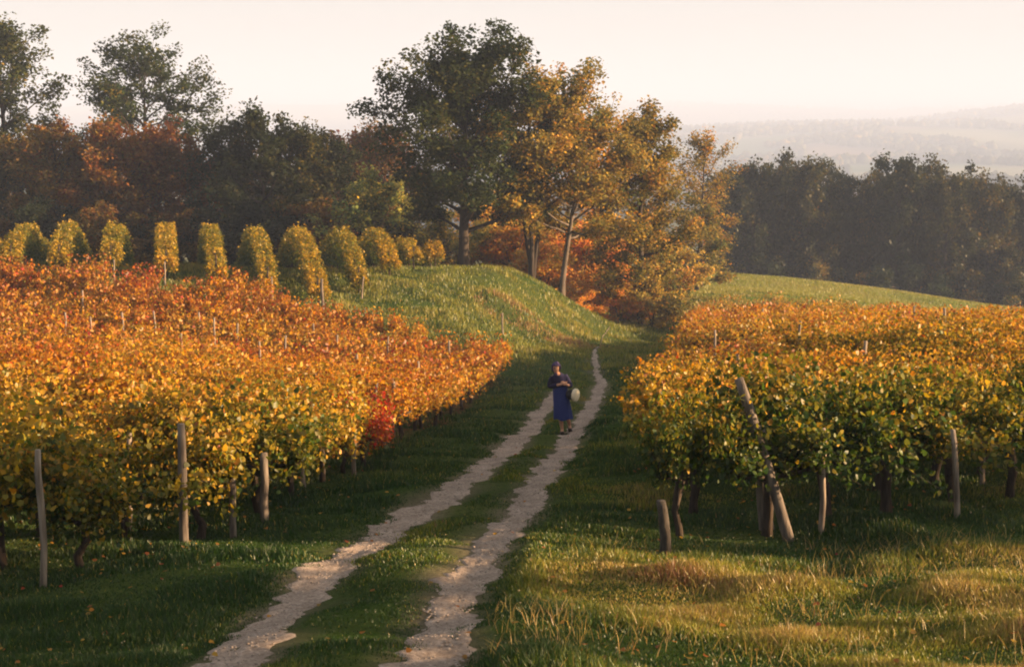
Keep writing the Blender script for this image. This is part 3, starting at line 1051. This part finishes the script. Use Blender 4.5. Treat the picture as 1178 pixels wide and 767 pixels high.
bg_ = Bag(); rq = rng_(9)
bg_.tube([[0, 0, -.1], [.03, .01, .3], [-.02, .02, .6], [.02, 0, 1.1]], [.05, .04, .04, .02], 6, rq, .15)
STEM = bg_.mesh("trunk", M_VINEBARK)
rows = [(-48, 312, 54, "cut off by the edge"), (12, 314, 54, "second from the edge"), (68, 318, 54, "leaning furthest before the orange trees"),
        (128, 321, 54, "below the bright orange tree"), (192, 325, 54, "seen exactly end on"), (250, 331, 54, "just past the end-on row"),
        (310, 344, 54, "with a post at its end, before the dark thicket"), (368, 354, 54, "nearest one, with a tall post at its end"),
        (415, 339, 57, "before the round grey green tree"), (450, 320, 61, "third short one from the oak"), (478, 311, 64, "second short one from the oak"), (503, 310, 67, "closest to the oak trunk")]
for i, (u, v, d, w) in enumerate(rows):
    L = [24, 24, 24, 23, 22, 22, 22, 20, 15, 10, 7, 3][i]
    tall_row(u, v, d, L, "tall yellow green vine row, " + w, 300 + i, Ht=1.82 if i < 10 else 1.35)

# ------------------------------------------------------------------ posts
def post_mesh(seed, hgt, rad, mat, lean=(0, 0)):
    r = rng_(seed)
    b = Bag()
    z = np.array([-.25, 0, .3 * hgt, .6 * hgt, .85 * hgt, hgt])
    x = lean[0] * z / hgt + r.normal(0, .008, 6); y_ = lean[1] * z / hgt + r.normal(0, .008, 6)
    b.tube(np.column_stack([x, y_, z]), rad * np.array([1.05, 1.05, 1, .97, .92, .82]), 8, r, .05)
    return b.mesh("vine_post", mat, smooth=False)


POSTS = [post_mesh(400 + i, 1.72, .035, M_POST, (rng_(i).normal(0, .05), rng_(i + 9).normal(0, .05))) for i in range(4)]
pc = 0


def post(x, y, label, group=None, me_=None, s=1.0, rz=None):
    global pc
    o = obj("vine_post", me_ or POSTS[pc % 4])
    o.location = (x, y, hz(x, y)); o.scale = (1, 1, s); o.rotation_euler = (0, 0, pc * 1.1 if rz is None else rz)
    pc += 1
    return tag(o, label, "post", group)


def post_px(u, vtop, d, label, group=None, **k):
    x = (u - CU) / F_PX * d
    y = d
    for _ in range(3): y += d - (np.array([x, y, hz(x, y)]) @ FW)
    hgt = at(u, vtop, d)[2] - hz(x, y)
    return post(x, y, label, group, s=max(.5, hgt / 1.72), **k)


post_px(52, 511, 14.1, "pale weathered post nearest the lower corner of the left vineyard")
post_px(149, 494, 17.2, "short pale post top among yellow leaves behind the corner post")
post_px(213, 483, 15.9, "grey post with thin top at the front of the left vineyard", me_=post_mesh(431, 1.72, .05, M_POST_DARK))
post_px(350, 463, 21.5, "brown post near the scarlet vine in the left vineyard")
post_px(268, 520, 16.6, "low brown stake between the trunks at the left vineyard's edge", me_=post_mesh(432, 1.72, .04, M_POST_DARK))
post_px(305, 550, 17.6, "short dark stump post by the grass at the left vineyard's edge", me_=post_mesh(433, 1.72, .055, M_POST_DARK))
post_px(408, 512, 22.6, "pale stump post under orange leaves beside the path")
post_px(432, 440, 27, "thin pale stake above the scarlet vine")
post_px(452, 432, 29, "pale stake right of the thin one, near the path")
post_px(483, 414, 34, "brown stake in the far rows close to the path")
for (u, v, d) in [(97, 327, 48), (75, 352, 44), (57, 365, 42), (28, 352, 46), (143, 352, 44), (183, 350, 43), (212, 376, 40), (107, 357, 43), (248, 358, 44), (276, 365, 42), (300, 385, 38),
                  (232, 352, 46), (330, 378, 40), (385, 378, 44), (410, 400, 38), (446, 380, 44), (40, 420, 32), (120, 405, 34), (190, 425, 30), (250, 430, 29), (330, 420, 31), (520, 385, 45), (362, 365, 47)]:
    post_px(u, v + 6, d, "small stake tip showing above the orange leaves of the left vineyard", "stake tips in the left vineyard")
post_px(371, 320, 53.6, "tall brown end post of the nearest tall vine row", me_=post_mesh(434, 1.72, .06, M_POST_DARK))
post_px(313, 318, 53.6, "brown end post of the tall vine row before the dark thicket", me_=post_mesh(435, 1.72, .05, M_POST_DARK))
post_px(416, 318, 56.5, "end post of the vine row before the round grey green tree")
post_px(131, 305, 53.5, "white end post of the tall vine row below the orange tree")
post_px(190, 308, 53.5, "white end post of the tall vine row seen end on")
post_px(578, 374, 55, "lone white marker stake on the grassy bank")
# right vineyard
cx, cy_ = hit(768, 638)[:2]
post(cx - .02, cy_, "short thick grey corner post at the start of the right vineyard", me_=post_mesh(440, 1.72, .058, M_POST_BLACK, (-.05, 0)), s=.34, rz=0)
lx, ly = hit(908, 622)[:2]
post(lx, ly, "long grey post leaning towards the path in the front row of the right vineyard", me_=post_mesh(441, 1.72, .064, M_POST_MID, (-.60, .12)), s=1.08, rz=0)
kx, ky = hit(884, 612)[:2]
post(kx, ky + .1, "thick dark upright post behind the leaning one", me_=post_mesh(442, 1.72, .085, M_POST_DARK, (-.12, .05)), s=.72, rz=0)
for u, v, s, w in [(944, 614, .72, "thin dark stake next to the leaning post"), (1102, 596, .62, "pale lit stake under the far end of the front row"), (1131, 556, .5, "short bright stake behind the pale one")]:
    x, y = hit(u, v)[:2]
    post(x, y, w + " of the right vineyard", s=s)
for i, (u, d) in enumerate([(860, 24), (1010, 24), (930, 31), (1100, 30), (830, 38), (980, 42), (880, 50), (1060, 48), (1140, 40)]):
    x = (u - CU) / F_PX * d; y = d
    post(x, y + .6, "stake hidden among the golden rows of the right vineyard", "stakes in the right vineyard", s=.95)

# ------------------------------------------------------------------ grass
r = rng_(21)


def grass_batch(n, y0, y1, power, hmean, wfac, xr=None):
    # more blades close to the lens: y drawn with density ~ y^-power
    u = r.random(n)
    if power == 1: y = y0 * (y1 / y0) ** u
    else:
        e = 1 - power; y = (y0 ** e + u * (y1 ** e - y0 ** e)) ** (1 / e)
    x = r.uniform(-1, 1, n) * (.37 * y + .8)
    return x, y


def build_grass():
    X, Y, Hh, Wd, T, Vv, Lx, Ly = [], [], [], [], [], [], [], []

    def push(x, y, h, w, t, v=None, lean=.35):
        n = len(x)
        X.append(x); Y.append(y); Hh.append(h); Wd.append(w); T.append(t)
        Vv.append(r.uniform(.65, 1.25, n) if v is None else v)
        a = r.uniform(0, 6.28, n); l = h * lean * r.uniform(.3, 1.6, n)
        Lx.append(np.cos(a) * l); Ly.append(np.sin(a) * l)

    x, y = grass_batch(1000000, 8.2, 60, 1.4, 0, 0)
    d = rut_dist(x, y)
    edge = .09 * N4(x, y, .22) + .05 * N1(x, y, .09) - .03
    mid = (np.abs(x - (np.interp(y, QL[:, 1], QL[:, 0]) + np.interp(y, QR[:, 1], QR[:, 0])) / 2) < .75)
    patch = N3(x, y, 1.5); fine = N1(x, y, .42)
    dens = np.clip(.74 + .30 * patch + .26 * fine, .30, 1)
    shaded = (in_left(x, y) | in_right(x, y))
    dens = np.where(shaded & (y > 24), dens * .3, dens)
    dens = np.where(mid, dens * np.clip(.75 + .25 * fine, .4, 1), dens)
    dens = dens * np.clip(.5 + .5 * (d - edge) / .12, 0, 1)
    keep = (d > edge - .10) & (r.random(len(x)) < dens)
    x, y = x[keep], y[keep]; d = d[keep]; patch = patch[keep]; fine = fine[keep]; mid = mid[keep]
    n = len(x)
    h = (.035 + .085 * np.clip(.4 + .75 * fine, 0, 1.5)) * r.uniform(.5, 1.5, n) * (1 + .012 * (y - 10))
    h *= .72 * (.45 + .55 * smooth(0, .35, d))
    h *= np.where(mid, .75, 1)
    w = .0055 + .00052 * y
    t = .15 + .10 * patch + .05 * fine + r.normal(0, .09, n)
    dry = smooth(.1, .9, N2(x, y, 1.3)) * smooth(-.4, 1.6, x - np.interp(y, QR[:, 1], QR[:, 0]))
    t += .42 * dry * (r.random(n) < .75)
    t += .38 * smooth(-.3, 2.0, x) * smooth(15, 10.5, y) * np.clip(.6 + .6 * fine, 0, 1.2) + .07 * smooth(-.2, 1.5, x) * (y < 26) + .10 * smooth(28, 50, y)  # straw grass low on the right, tint raised for sunlit warmth as well
    t += np.where(mid, .08 + .08 * fine, 0)
    t += np.where(r.random(n) < .03, .5, 0)
    push(x, y, h, w, t)
    # tall dry stalks and seed heads on the lower right
    n = 5200
    y = r.uniform(8.3, 15.2, n); x = r.uniform(-.6, .37 * y + .5, n)
    kp = (N2(x, y, .7) + .5 * N1(x, y, .25) > .15 + .9 * (y - 9) / 5 - .28 * x + r.normal(0, .5, n)) & (rut_dist(x, y) > .1)
    x, y = x[kp], y[kp]; n = len(x)
    push(x, y, r.uniform(.05, .22, n), np.full(n, .0055), r.normal(.76, .09, n), lean=.75)
    # bank and pads beyond
    n = 330000
    y = 50 * (100 / 50) ** r.random(n); x = r.uniform(-.38, .38, n) * y
    patch = N3(x, y, 2.2); fine = N4(x, y, .7)
    kp = ~in_right(x, y) & ~in_left(x, y) & (rut_dist(x, y) > .05) & (y < 90) & (r.random(n) < np.clip(.7 + .4 * fine, .15, 1))
    x, y, patch, fine = x[kp], y[kp], patch[kp], fine[kp]; n = len(x)
    t = .46 + .10 * patch + .07 * fine + r.normal(0, .08, n)
    t += np.where((r.random(n) < .5) & (patch > .75), .42, 0)
    push(x, y, r.uniform(.06, .20, n) * (1 + .5 * np.clip(fine, -.6, 1)), .00042 * y * np.ones(n), t)
    # young green crop on the hill behind the vines
    n = 260000
    y = r.uniform(84, 128, n); x = r.uniform(4, .42 * 128, n)
    kp = (x < .40 * y) & (np.sin((x * .5 + y) * 2.2) + .6 * r.normal(0, 1, n) > -.4)
    x, y = x[kp], y[kp]; n = len(x)
    push(x, y, r.uniform(.08, .2, n), np.full(n, .04), .51 + .07 * N3(x, y, 5) + r.normal(0, .06, n))
    x, y, h, w, t, v = map(np.concatenate, (X, Y, Hh, Wd, T, Vv)); lx, ly = np.concatenate(Lx), np.concatenate(Ly)
    z = _hz(x, y) - .01
    a = r.uniform(0, math.pi, len(x)); ca, sa = np.cos(a) * w * .5, np.sin(a) * w * .5
    V = np.empty((len(x), 5, 3))
    V[:, 0] = np.column_stack([x - ca, y - sa, z]); V[:, 1] = np.column_stack([x + ca, y + sa, z])
    V[:, 2] = np.column_stack([x + lx * .35 + ca * .75, y + ly * .35 + sa * .75, z + h * .6]); V[:, 3] = np.column_stack([x + lx * .35 - ca * .75, y + ly * .35 - sa * .75, z + h * .6])
    V[:, 4] = np.column_stack([x + lx, y + ly, z + h])
    b = np.arange(len(x))[:, None] * 5
    q = b + np.array([0, 1, 2, 3]); tr = b + np.array([3, 2, 4])
    me_ = np_mesh("grass", V.reshape(-1, 3), [q, tr], {"tint": np.concatenate([t, t]), "val": np.concatenate([v, v])}, mat=M_GRASS)
    o = obj("grass", me_)
    o.color = (0, 1, 0, 1)
    tag(o, "rough green and straw coloured grass on the verges, bank and field", kind="stuff")
    print("blades", len(x))


build_grass()


# fallen leaves and stones: litter nobody could count
def scatter_leaves():
    n = 2300
    y = 8.5 * (50 / 8.5) ** r.random(n); x = r.uniform(-1, 1, n) * (.37 * y + .5)
    near_vine = np.minimum(np.abs(x - edge_left(y)), np.abs(x - edge_right(y)))
    kp = (r.random(n) < np.exp(-near_vine / 1.1) * .9 + .02) | ((in_left(x, y) | in_right(x, y)) & (r.random(n) < .8))
    x, y = x[kp], y[kp]
    c = np.column_stack([x, y, _hz(x, y) + r.uniform(.02, .09, len(x))])
    V, q, k = leaves_vine(c, r.uniform(.025, .055, len(x)), r, 1.6, .0)
    o = obj("fallen_leaves", np_mesh("fallen_leaves", V, [q], {"tint": np.repeat(r.normal(.68, .12, len(x)), k), "val": np.repeat(r.uniform(.5, 1.0, len(x)), k)}, mat=M_VINE))
    o.color = (0, 1, 0, 1)
    tag(o, "fallen yellow and brown vine leaves scattered over the grass", kind="stuff")


scatter_leaves()


def stones():
    n = 4000
    y = 8.6 * (40 / 8.6) ** r.random(n)
    side = r.random(n) < .5
    qx = np.where(side, np.interp(y, QL[:, 1], QL[:, 0]), np.interp(y, QR[:, 1], QR[:, 0]))
    x = qx + r.normal(0, .2, n)
    kp = rut_dist(x, y) < -.04
    x, y = x[kp], y[kp]
    s = r.uniform(.004, .014, len(x))[:, None, None] * np.array([1.2, 1, .6])
    V = np.column_stack([x, y, _hz(x, y) + .016])[:, None] + iv[None] * s * r.uniform(.7, 1.3, (len(x), len(iv), 1))
    Fq = (np.arange(len(x))[:, None, None] * len(iv) + itf[None]).reshape(-1, 3)
    o = obj("gravel", np_mesh("gravel", V.reshape(-1, 3), [Fq], mat=solid("stones", (.14, .11, .09), (.40, .33, .28), 30)))
    tag(o, "small loose stones lying in the two wheel ruts", kind="stuff")


stones()


def seed_heads():
    n = 190
    y = 9.0 * (26 / 9.0) ** r.random(n); x = r.uniform(-.30, .37, n) * y
    kp = (rut_dist(x, y) > .15) & (r.random(n) < np.where(x > 0, .9, .3)) & ~in_left(x, y)
    x, y = x[kp], y[kp]
    V = np.column_stack([x, y, _hz(x, y) + r.uniform(.05, .17, len(x))])[:, None] + iv[None] * r.uniform(.004, .010, (len(x), 1, 1))
    Fq = (np.arange(len(x))[:, None, None] * len(iv) + itf[None]).reshape(-1, 3)
    o = obj("seed_head_grass", np_mesh("seed_head_grass", V.reshape(-1, 3), [Fq], mat=solid("seed_heads", (.26, .20, .10), (.42, .36, .22), 3)))
    tag(o, "tiny pale seed heads dotted through the rough grass", kind="stuff")


seed_heads()

# ------------------------------------------------------------------ the woman and her pail
def flat_mat(name, c, rough=.8, c2=None, scale=60):
    return solid(name, tuple(x * .8 for x in c), c2 or tuple(min(1, x * 1.15) for x in c), scale, rough=rough)


M_SKIN = flat_mat("skin", (.50, .27, .17), .55)
M_BLUE = flat_mat("blue_cotton", (.023, .034, .135), .9)
M_NAVY = flat_mat("navy_wool", (.016, .014, .042), .95)
M_SCARF = flat_mat("scarf_cloth", (.05, .035, .085), .9)
M_DARK = flat_mat("dark_leather", (.03, .02, .016), .5)
M_LIP = flat_mat("lips", (.35, .10, .08), .5)
M_HAIR = flat_mat("grey_hair", (.20, .17, .15), .8)
M_PAIL = flat_mat("dark_enamel", (.035, .034, .036), .45)
M_CLOTH = flat_mat("pale_cloth", (.66, .56, .40), .9)


def skin_mesh(name, chains, mats, sub=2):
    """chains: {key: (pos, radius)} + edges -> one continuous skinned surface"""
    vd, ed = chains
    keys = list(vd)
    me_ = bpy.data.meshes.new(name)
    me_.from_pydata([vd[k][0] for k in keys], [(keys.index(a), keys.index(b)) for a, b in ed], [])
    o_ = bpy.data.objects.new(name, me_); C.objects.link(o_)
    md = o_.modifiers.new("skin", 'SKIN'); md.use_smooth_shade = True
    lay = me_.skin_vertices[0].data if len(me_.skin_vertices) else None
    if lay is None:
        bm_ = bmesh.new(); bm_.from_mesh(me_); bm_.verts.layers.skin.verify(); bm_.to_mesh(me_); bm_.free()
        lay = me_.skin_vertices[0].data
    for i, k in enumerate(keys):
        rd = vd[k][1]
        lay[i].radius = rd if isinstance(rd, tuple) else (rd, rd)
        lay[i].use_root = (i == 0)
    ss = o_.modifiers.new("sub", 'SUBSURF'); ss.levels = sub; ss.render_levels = sub
    bpy.context.view_layer.update()
    dg = bpy.context.evaluated_depsgraph_get()
    res = bpy.data.meshes.new_from_object(o_.evaluated_get(dg))
    res.name = name
    bpy.data.objects.remove(o_); bpy.data.meshes.remove(me_)
    res.materials.clear()
    for m_ in mats: res.materials.append(m_)
    for p in res.polygons: p.use_smooth = True
    return res


def hand(vd, ed, wrist, palm, tips_dir, side, pre):
    """palm, four unequal curled fingers and a thumb, grown from the wrist vertex"""
    w, p = np.array(vd[wrist][0]), np.array(palm)
    vd[pre + "palm"] = (tuple(p), (.034, .022)); ed.append((wrist, pre + "palm"))
    fwd = (p - w) / np.linalg.norm(p - w)
    td = np.array(tips_dir, float); td /= np.linalg.norm(td)
    acr = np.cross(fwd, td); acr /= np.linalg.norm(acr)
    for i, L in enumerate((.072, .082, .076, .058)):
        k = p + fwd * .045 + acr * (i - 1.5) * .021
        m1 = k + fwd * L * .45 + td * L * .18
        m2 = m1 + fwd * L * .1 + td * L * .45
        a, b, c = pre + "k%d" % i, pre + "m%d" % i, pre + "t%d" % i
        vd[a] = (tuple(k), .011); vd[b] = (tuple(m1), .009); vd[c] = (tuple(m2), .008)
        ed += [(pre + "palm", a), (a, b), (b, c)]
    k = p - acr * .035 * side + fwd * .005
    vd[pre + "th1"] = (tuple(k + td * .012), .012); vd[pre + "th2"] = (tuple(k + fwd * .04 + td * .03 - acr * .012 * side), .009)
    ed += [(pre + "palm", pre + "th1"), (pre + "th1", pre + "th2")]


def build_woman():
    u0, v0, d0 = 649.5, 499.0, 33.0
    p0 = hit(u0, v0)
    root = empty("person", p0, "person in a dark headscarf and blue dress carrying a pail along the track", "person")
    hx, hy, hzz = -.20, -.235, 1.52
    vd = {"pelvis": ((-.08, 0, .88), (.15, .12)), "spine": ((-.11, -.02, 1.08), (.11, .085)), "chest": ((-.14, -.05, 1.26), (.12, .085)),
          "neck": ((-.175, -.155, 1.41), .052), "jaw": ((hx, hy + .01, 1.465), (.062, .068)), "head": ((hx, hy + .02, 1.545), (.080, .092)), "top": ((hx, hy + .03, 1.615), (.058, .068)),
          "rsh": ((-.285, -.07, 1.31), .048), "rel": ((-.345, -.03, 1.075), .045), "rwr": ((-.13, -.25, 1.165), .030),
          "lsh": ((.005, -.07, 1.29), .048), "lel": ((.13, -.07, 1.09), .045), "lwr": ((.045, -.285, 1.165), .030),
          "rhip": ((-.15, 0, .82), .095), "rkn": ((-.11, -.06, .48), .060), "rca": ((-.085, -.03, .32), .055), "ran": ((-.055, -.02, .10), .036), "rto": ((-.055, -.15, .05), .034),
          "lhip": ((.0, 0, .82), .095), "lkn": ((.03, .0, .48), .060), "lca": ((.075, .10, .33), .054), "lan": ((.12, .20, .16), .036), "lto": ((.13, .12, .06), .034)}
    ed = [("pelvis", "spine"), ("spine", "chest"), ("chest", "neck"), ("neck", "jaw"), ("jaw", "head"), ("head", "top"),
          ("chest", "rsh"), ("rsh", "rel"), ("rel", "rwr"), ("chest", "lsh"), ("lsh", "lel"), ("lel", "lwr"),
          ("pelvis", "rhip"), ("rhip", "rkn"), ("rkn", "rca"), ("rca", "ran"), ("ran", "rto"), ("pelvis", "lhip"), ("lhip", "lkn"), ("lkn", "lca"), ("lca", "lan"), ("lan", "lto")]
    hand(vd, ed, "rwr", (-.065, -.295, 1.185), (.3, -.4, .6), 1, "r")
    hand(vd, ed, "lwr", (.0, -.325, 1.20), (-.6, .1, -.3), -1, "l")
    body = skin_mesh("body", (vd, ed), [M_SKIN, M_DARK, M_LIP], 2)
    # face: nose, brow, chin pushed out of the head surface; eyes and mouth by face material
    for v in body.vertices:
        x, y, z = v.co
        if y < hy - .03 and 1.42 < z < 1.62:
            v.co.y -= .024 * math.exp(-(((x - hx) / .014) ** 2 + ((z - 1.510) / .022) ** 2))
            v.co.y += .010 * (math.exp(-(((x - hx - .030) / .014) ** 2 + ((z - 1.535) / .012) ** 2)) + math.exp(-(((x - hx + .030) / .014) ** 2 + ((z - 1.535) / .012) ** 2)))
            v.co.y -= .010 * math.exp(-(((x - hx) / .02) ** 2 + ((z - 1.445) / .014) ** 2))
    for p in body.polygons:
        x, y, z = p.center
        if y < hy - .04:
            if abs(abs(x - hx) - .030) < .011 and abs(z - 1.535) < .008: p.material_index = 1
            if abs(x - hx) < .022 and abs(z - 1.474) < .007: p.material_index = 2
    obj("body", body, root)
    # cardigan: torso and sleeves
    cv = {"spine": ((-.105, -.02, 1.02), (.165, .135)), "chest": ((-.14, -.055, 1.25), (.205, .165)), "up": ((-.155, -.10, 1.34), (.13, .12)), "col": ((-.175, -.14, 1.405), (.08, .075)),
          "rsh": ((-.29, -.07, 1.315), .085), "rel": ((-.35, -.03, 1.075), .066), "rwr": ((-.165, -.225, 1.150), .048),
          "lsh": ((.01, -.07, 1.295), .085), "lel": ((.135, -.07, 1.085), .066), "lwr": ((.06, -.25, 1.150), .048)}
    ce = [("spine", "chest"), ("chest", "up"), ("up", "col"), ("chest", "rsh"), ("rsh", "rel"), ("rel", "rwr"), ("chest", "lsh"), ("lsh", "lel"), ("lel", "lwr")]
    obj("cardigan", skin_mesh("cardigan", (cv, ce), [M_NAVY], 2), root)
    # dress skirt: folded loft
    n = 40; zs = np.array([1.10, 1.0, .9, .78, .66, .54, .44, .36]); V = []
    for i, z in enumerate(zs):
        f = (1.10 - z) / .74
        a = np.arange(n) / n * 2 * math.pi
        fold = 1 + (.015 + .075 * f) * np.sin(a * 7 + 1.3 + .6 * f) * f + .03 * f * np.sin(a * 3 + 2)
        V.append(np.column_stack([-.11 + .07 * f + (.165 + .045 * f) * fold * np.cos(a), -.035 + .06 * f + (.15 + .13 * f) * fold * np.sin(a), z + .015 * f * np.sin(a * 5)]))
    V = np.concatenate(V); q = []
    for i in range(len(zs) - 1):
        for j in range(n):
            k = (j + 1) % n
            q.append((i * n + j, i * n + k, (i + 1) * n + k, (i + 1) * n + j))
    obj("dress", np_mesh("dress", V, [np.array(q)], smooth=True, mat=M_BLUE), root)
    # headscarf: shell open at the face, knotted under the chin
    bm_ = bmesh.new(); bmesh.ops.create_uvsphere(bm_, u_segments=28, v_segments=18, radius=1.0)
    kill = [f for f in bm_.faces if (lambda c: c.y < -.42 and c.z < .42 or c.z < -.80)(f.calc_center_median())]
    bmesh.ops.delete(bm_, geom=kill, context='FACES')
    for v in bm_.verts:
        b = 1 + .04 * math.sin(v.co.x * 9 + v.co.z * 7)
        v.co = Vector((hx + v.co.x * .108 * b, hy + .03 + v.co.y * .125 * b, 1.545 + v.co.z * .128 * b))
    sm = bpy.data.meshes.new("headscarf"); bm_.to_mesh(sm); bm_.free(); sm.materials.append(M_SCARF)
    for p in sm.polygons: p.use_smooth = True
    so = obj("headscarf", sm, root)
    md = so.modifiers.new("thick", 'SOLIDIFY'); md.thickness = .012
    b = Bag(); b.tube([[hx - .02, hy - .05, 1.43], [hx, hy - .075, 1.415], [hx + .03, hy - .085, 1.37]], [.014, .022, .010], 6)
    obj("knot", b.mesh("knot", M_SCARF), so)
    # shoes
    for (ax, ay, az), (tx, ty, tz) in ((( -.055, .03, .055), (-.055, -.19, .035)), ((.118, .225, .115), (.135, .085, .030))):
        a, t = np.array([ax, ay, az]), np.array([tx, ty, tz])
        b = Bag(); b.tube([a + (a - t) * .05, a, a * .6 + t * .4, a * .25 + t * .75, t], [.030, .045, .047, .050, .034], 10)
        obj("shoe", b.mesh("shoe", M_DARK), root)
    # a pail carried on its side under her arm, its mouth tied over with pale cloth
    bc = np.array([.035, -.05, .915])
    t = empty("pail", p0 + bc, "dark pail with a pale cloth cover carried sideways by the person on the track", "pail")
    t.rotation_euler = (0, math.radians(90), math.radians(-34))
    n = 32

    def lathe(name, prof_, mat, wob=0.0):
        V = []
        for i, (rd, z) in enumerate(prof_):
            a = np.arange(n) / n * 2 * math.pi
            w = rd * (1 + wob * np.sin(a * 9 + i))
            V.append(np.column_stack([w * np.cos(a), w * np.sin(a), np.full(n, z)]))
        q = [(i * n + j, i * n + (j + 1) % n, (i + 1) * n + (j + 1) % n, (i + 1) * n + j) for i in range(len(prof_) - 1) for j in range(n)]
        return np_mesh(name, np.concatenate(V), [np.array(q)], smooth=True, mat=mat)
    obj("body", lathe("body", [(.001, .0), (.098, .0), (.103, .008), (.112, .09), (.116, .094), (.113, .10), (.130, .24), (.137, .246), (.137, .256), (.128, .258), (.10, .02), (.001, .02)], M_PAIL), t)
    obj("cloth_cover", lathe("cloth_cover", [(.146, .215), (.142, .235), (.144, .258), (.125, .272), (.08, .280), (.001, .284)], M_CLOTH, .02), t)
    a = np.linspace(0, math.pi, 15)
    b = Bag(); b.tube(np.column_stack([-.13 * np.sin(a) - .02, .135 * np.cos(a), .225 - .03 * np.sin(a)]), .006, 8)
    obj("handle", b.mesh("handle", M_PAIL), t)


build_woman()
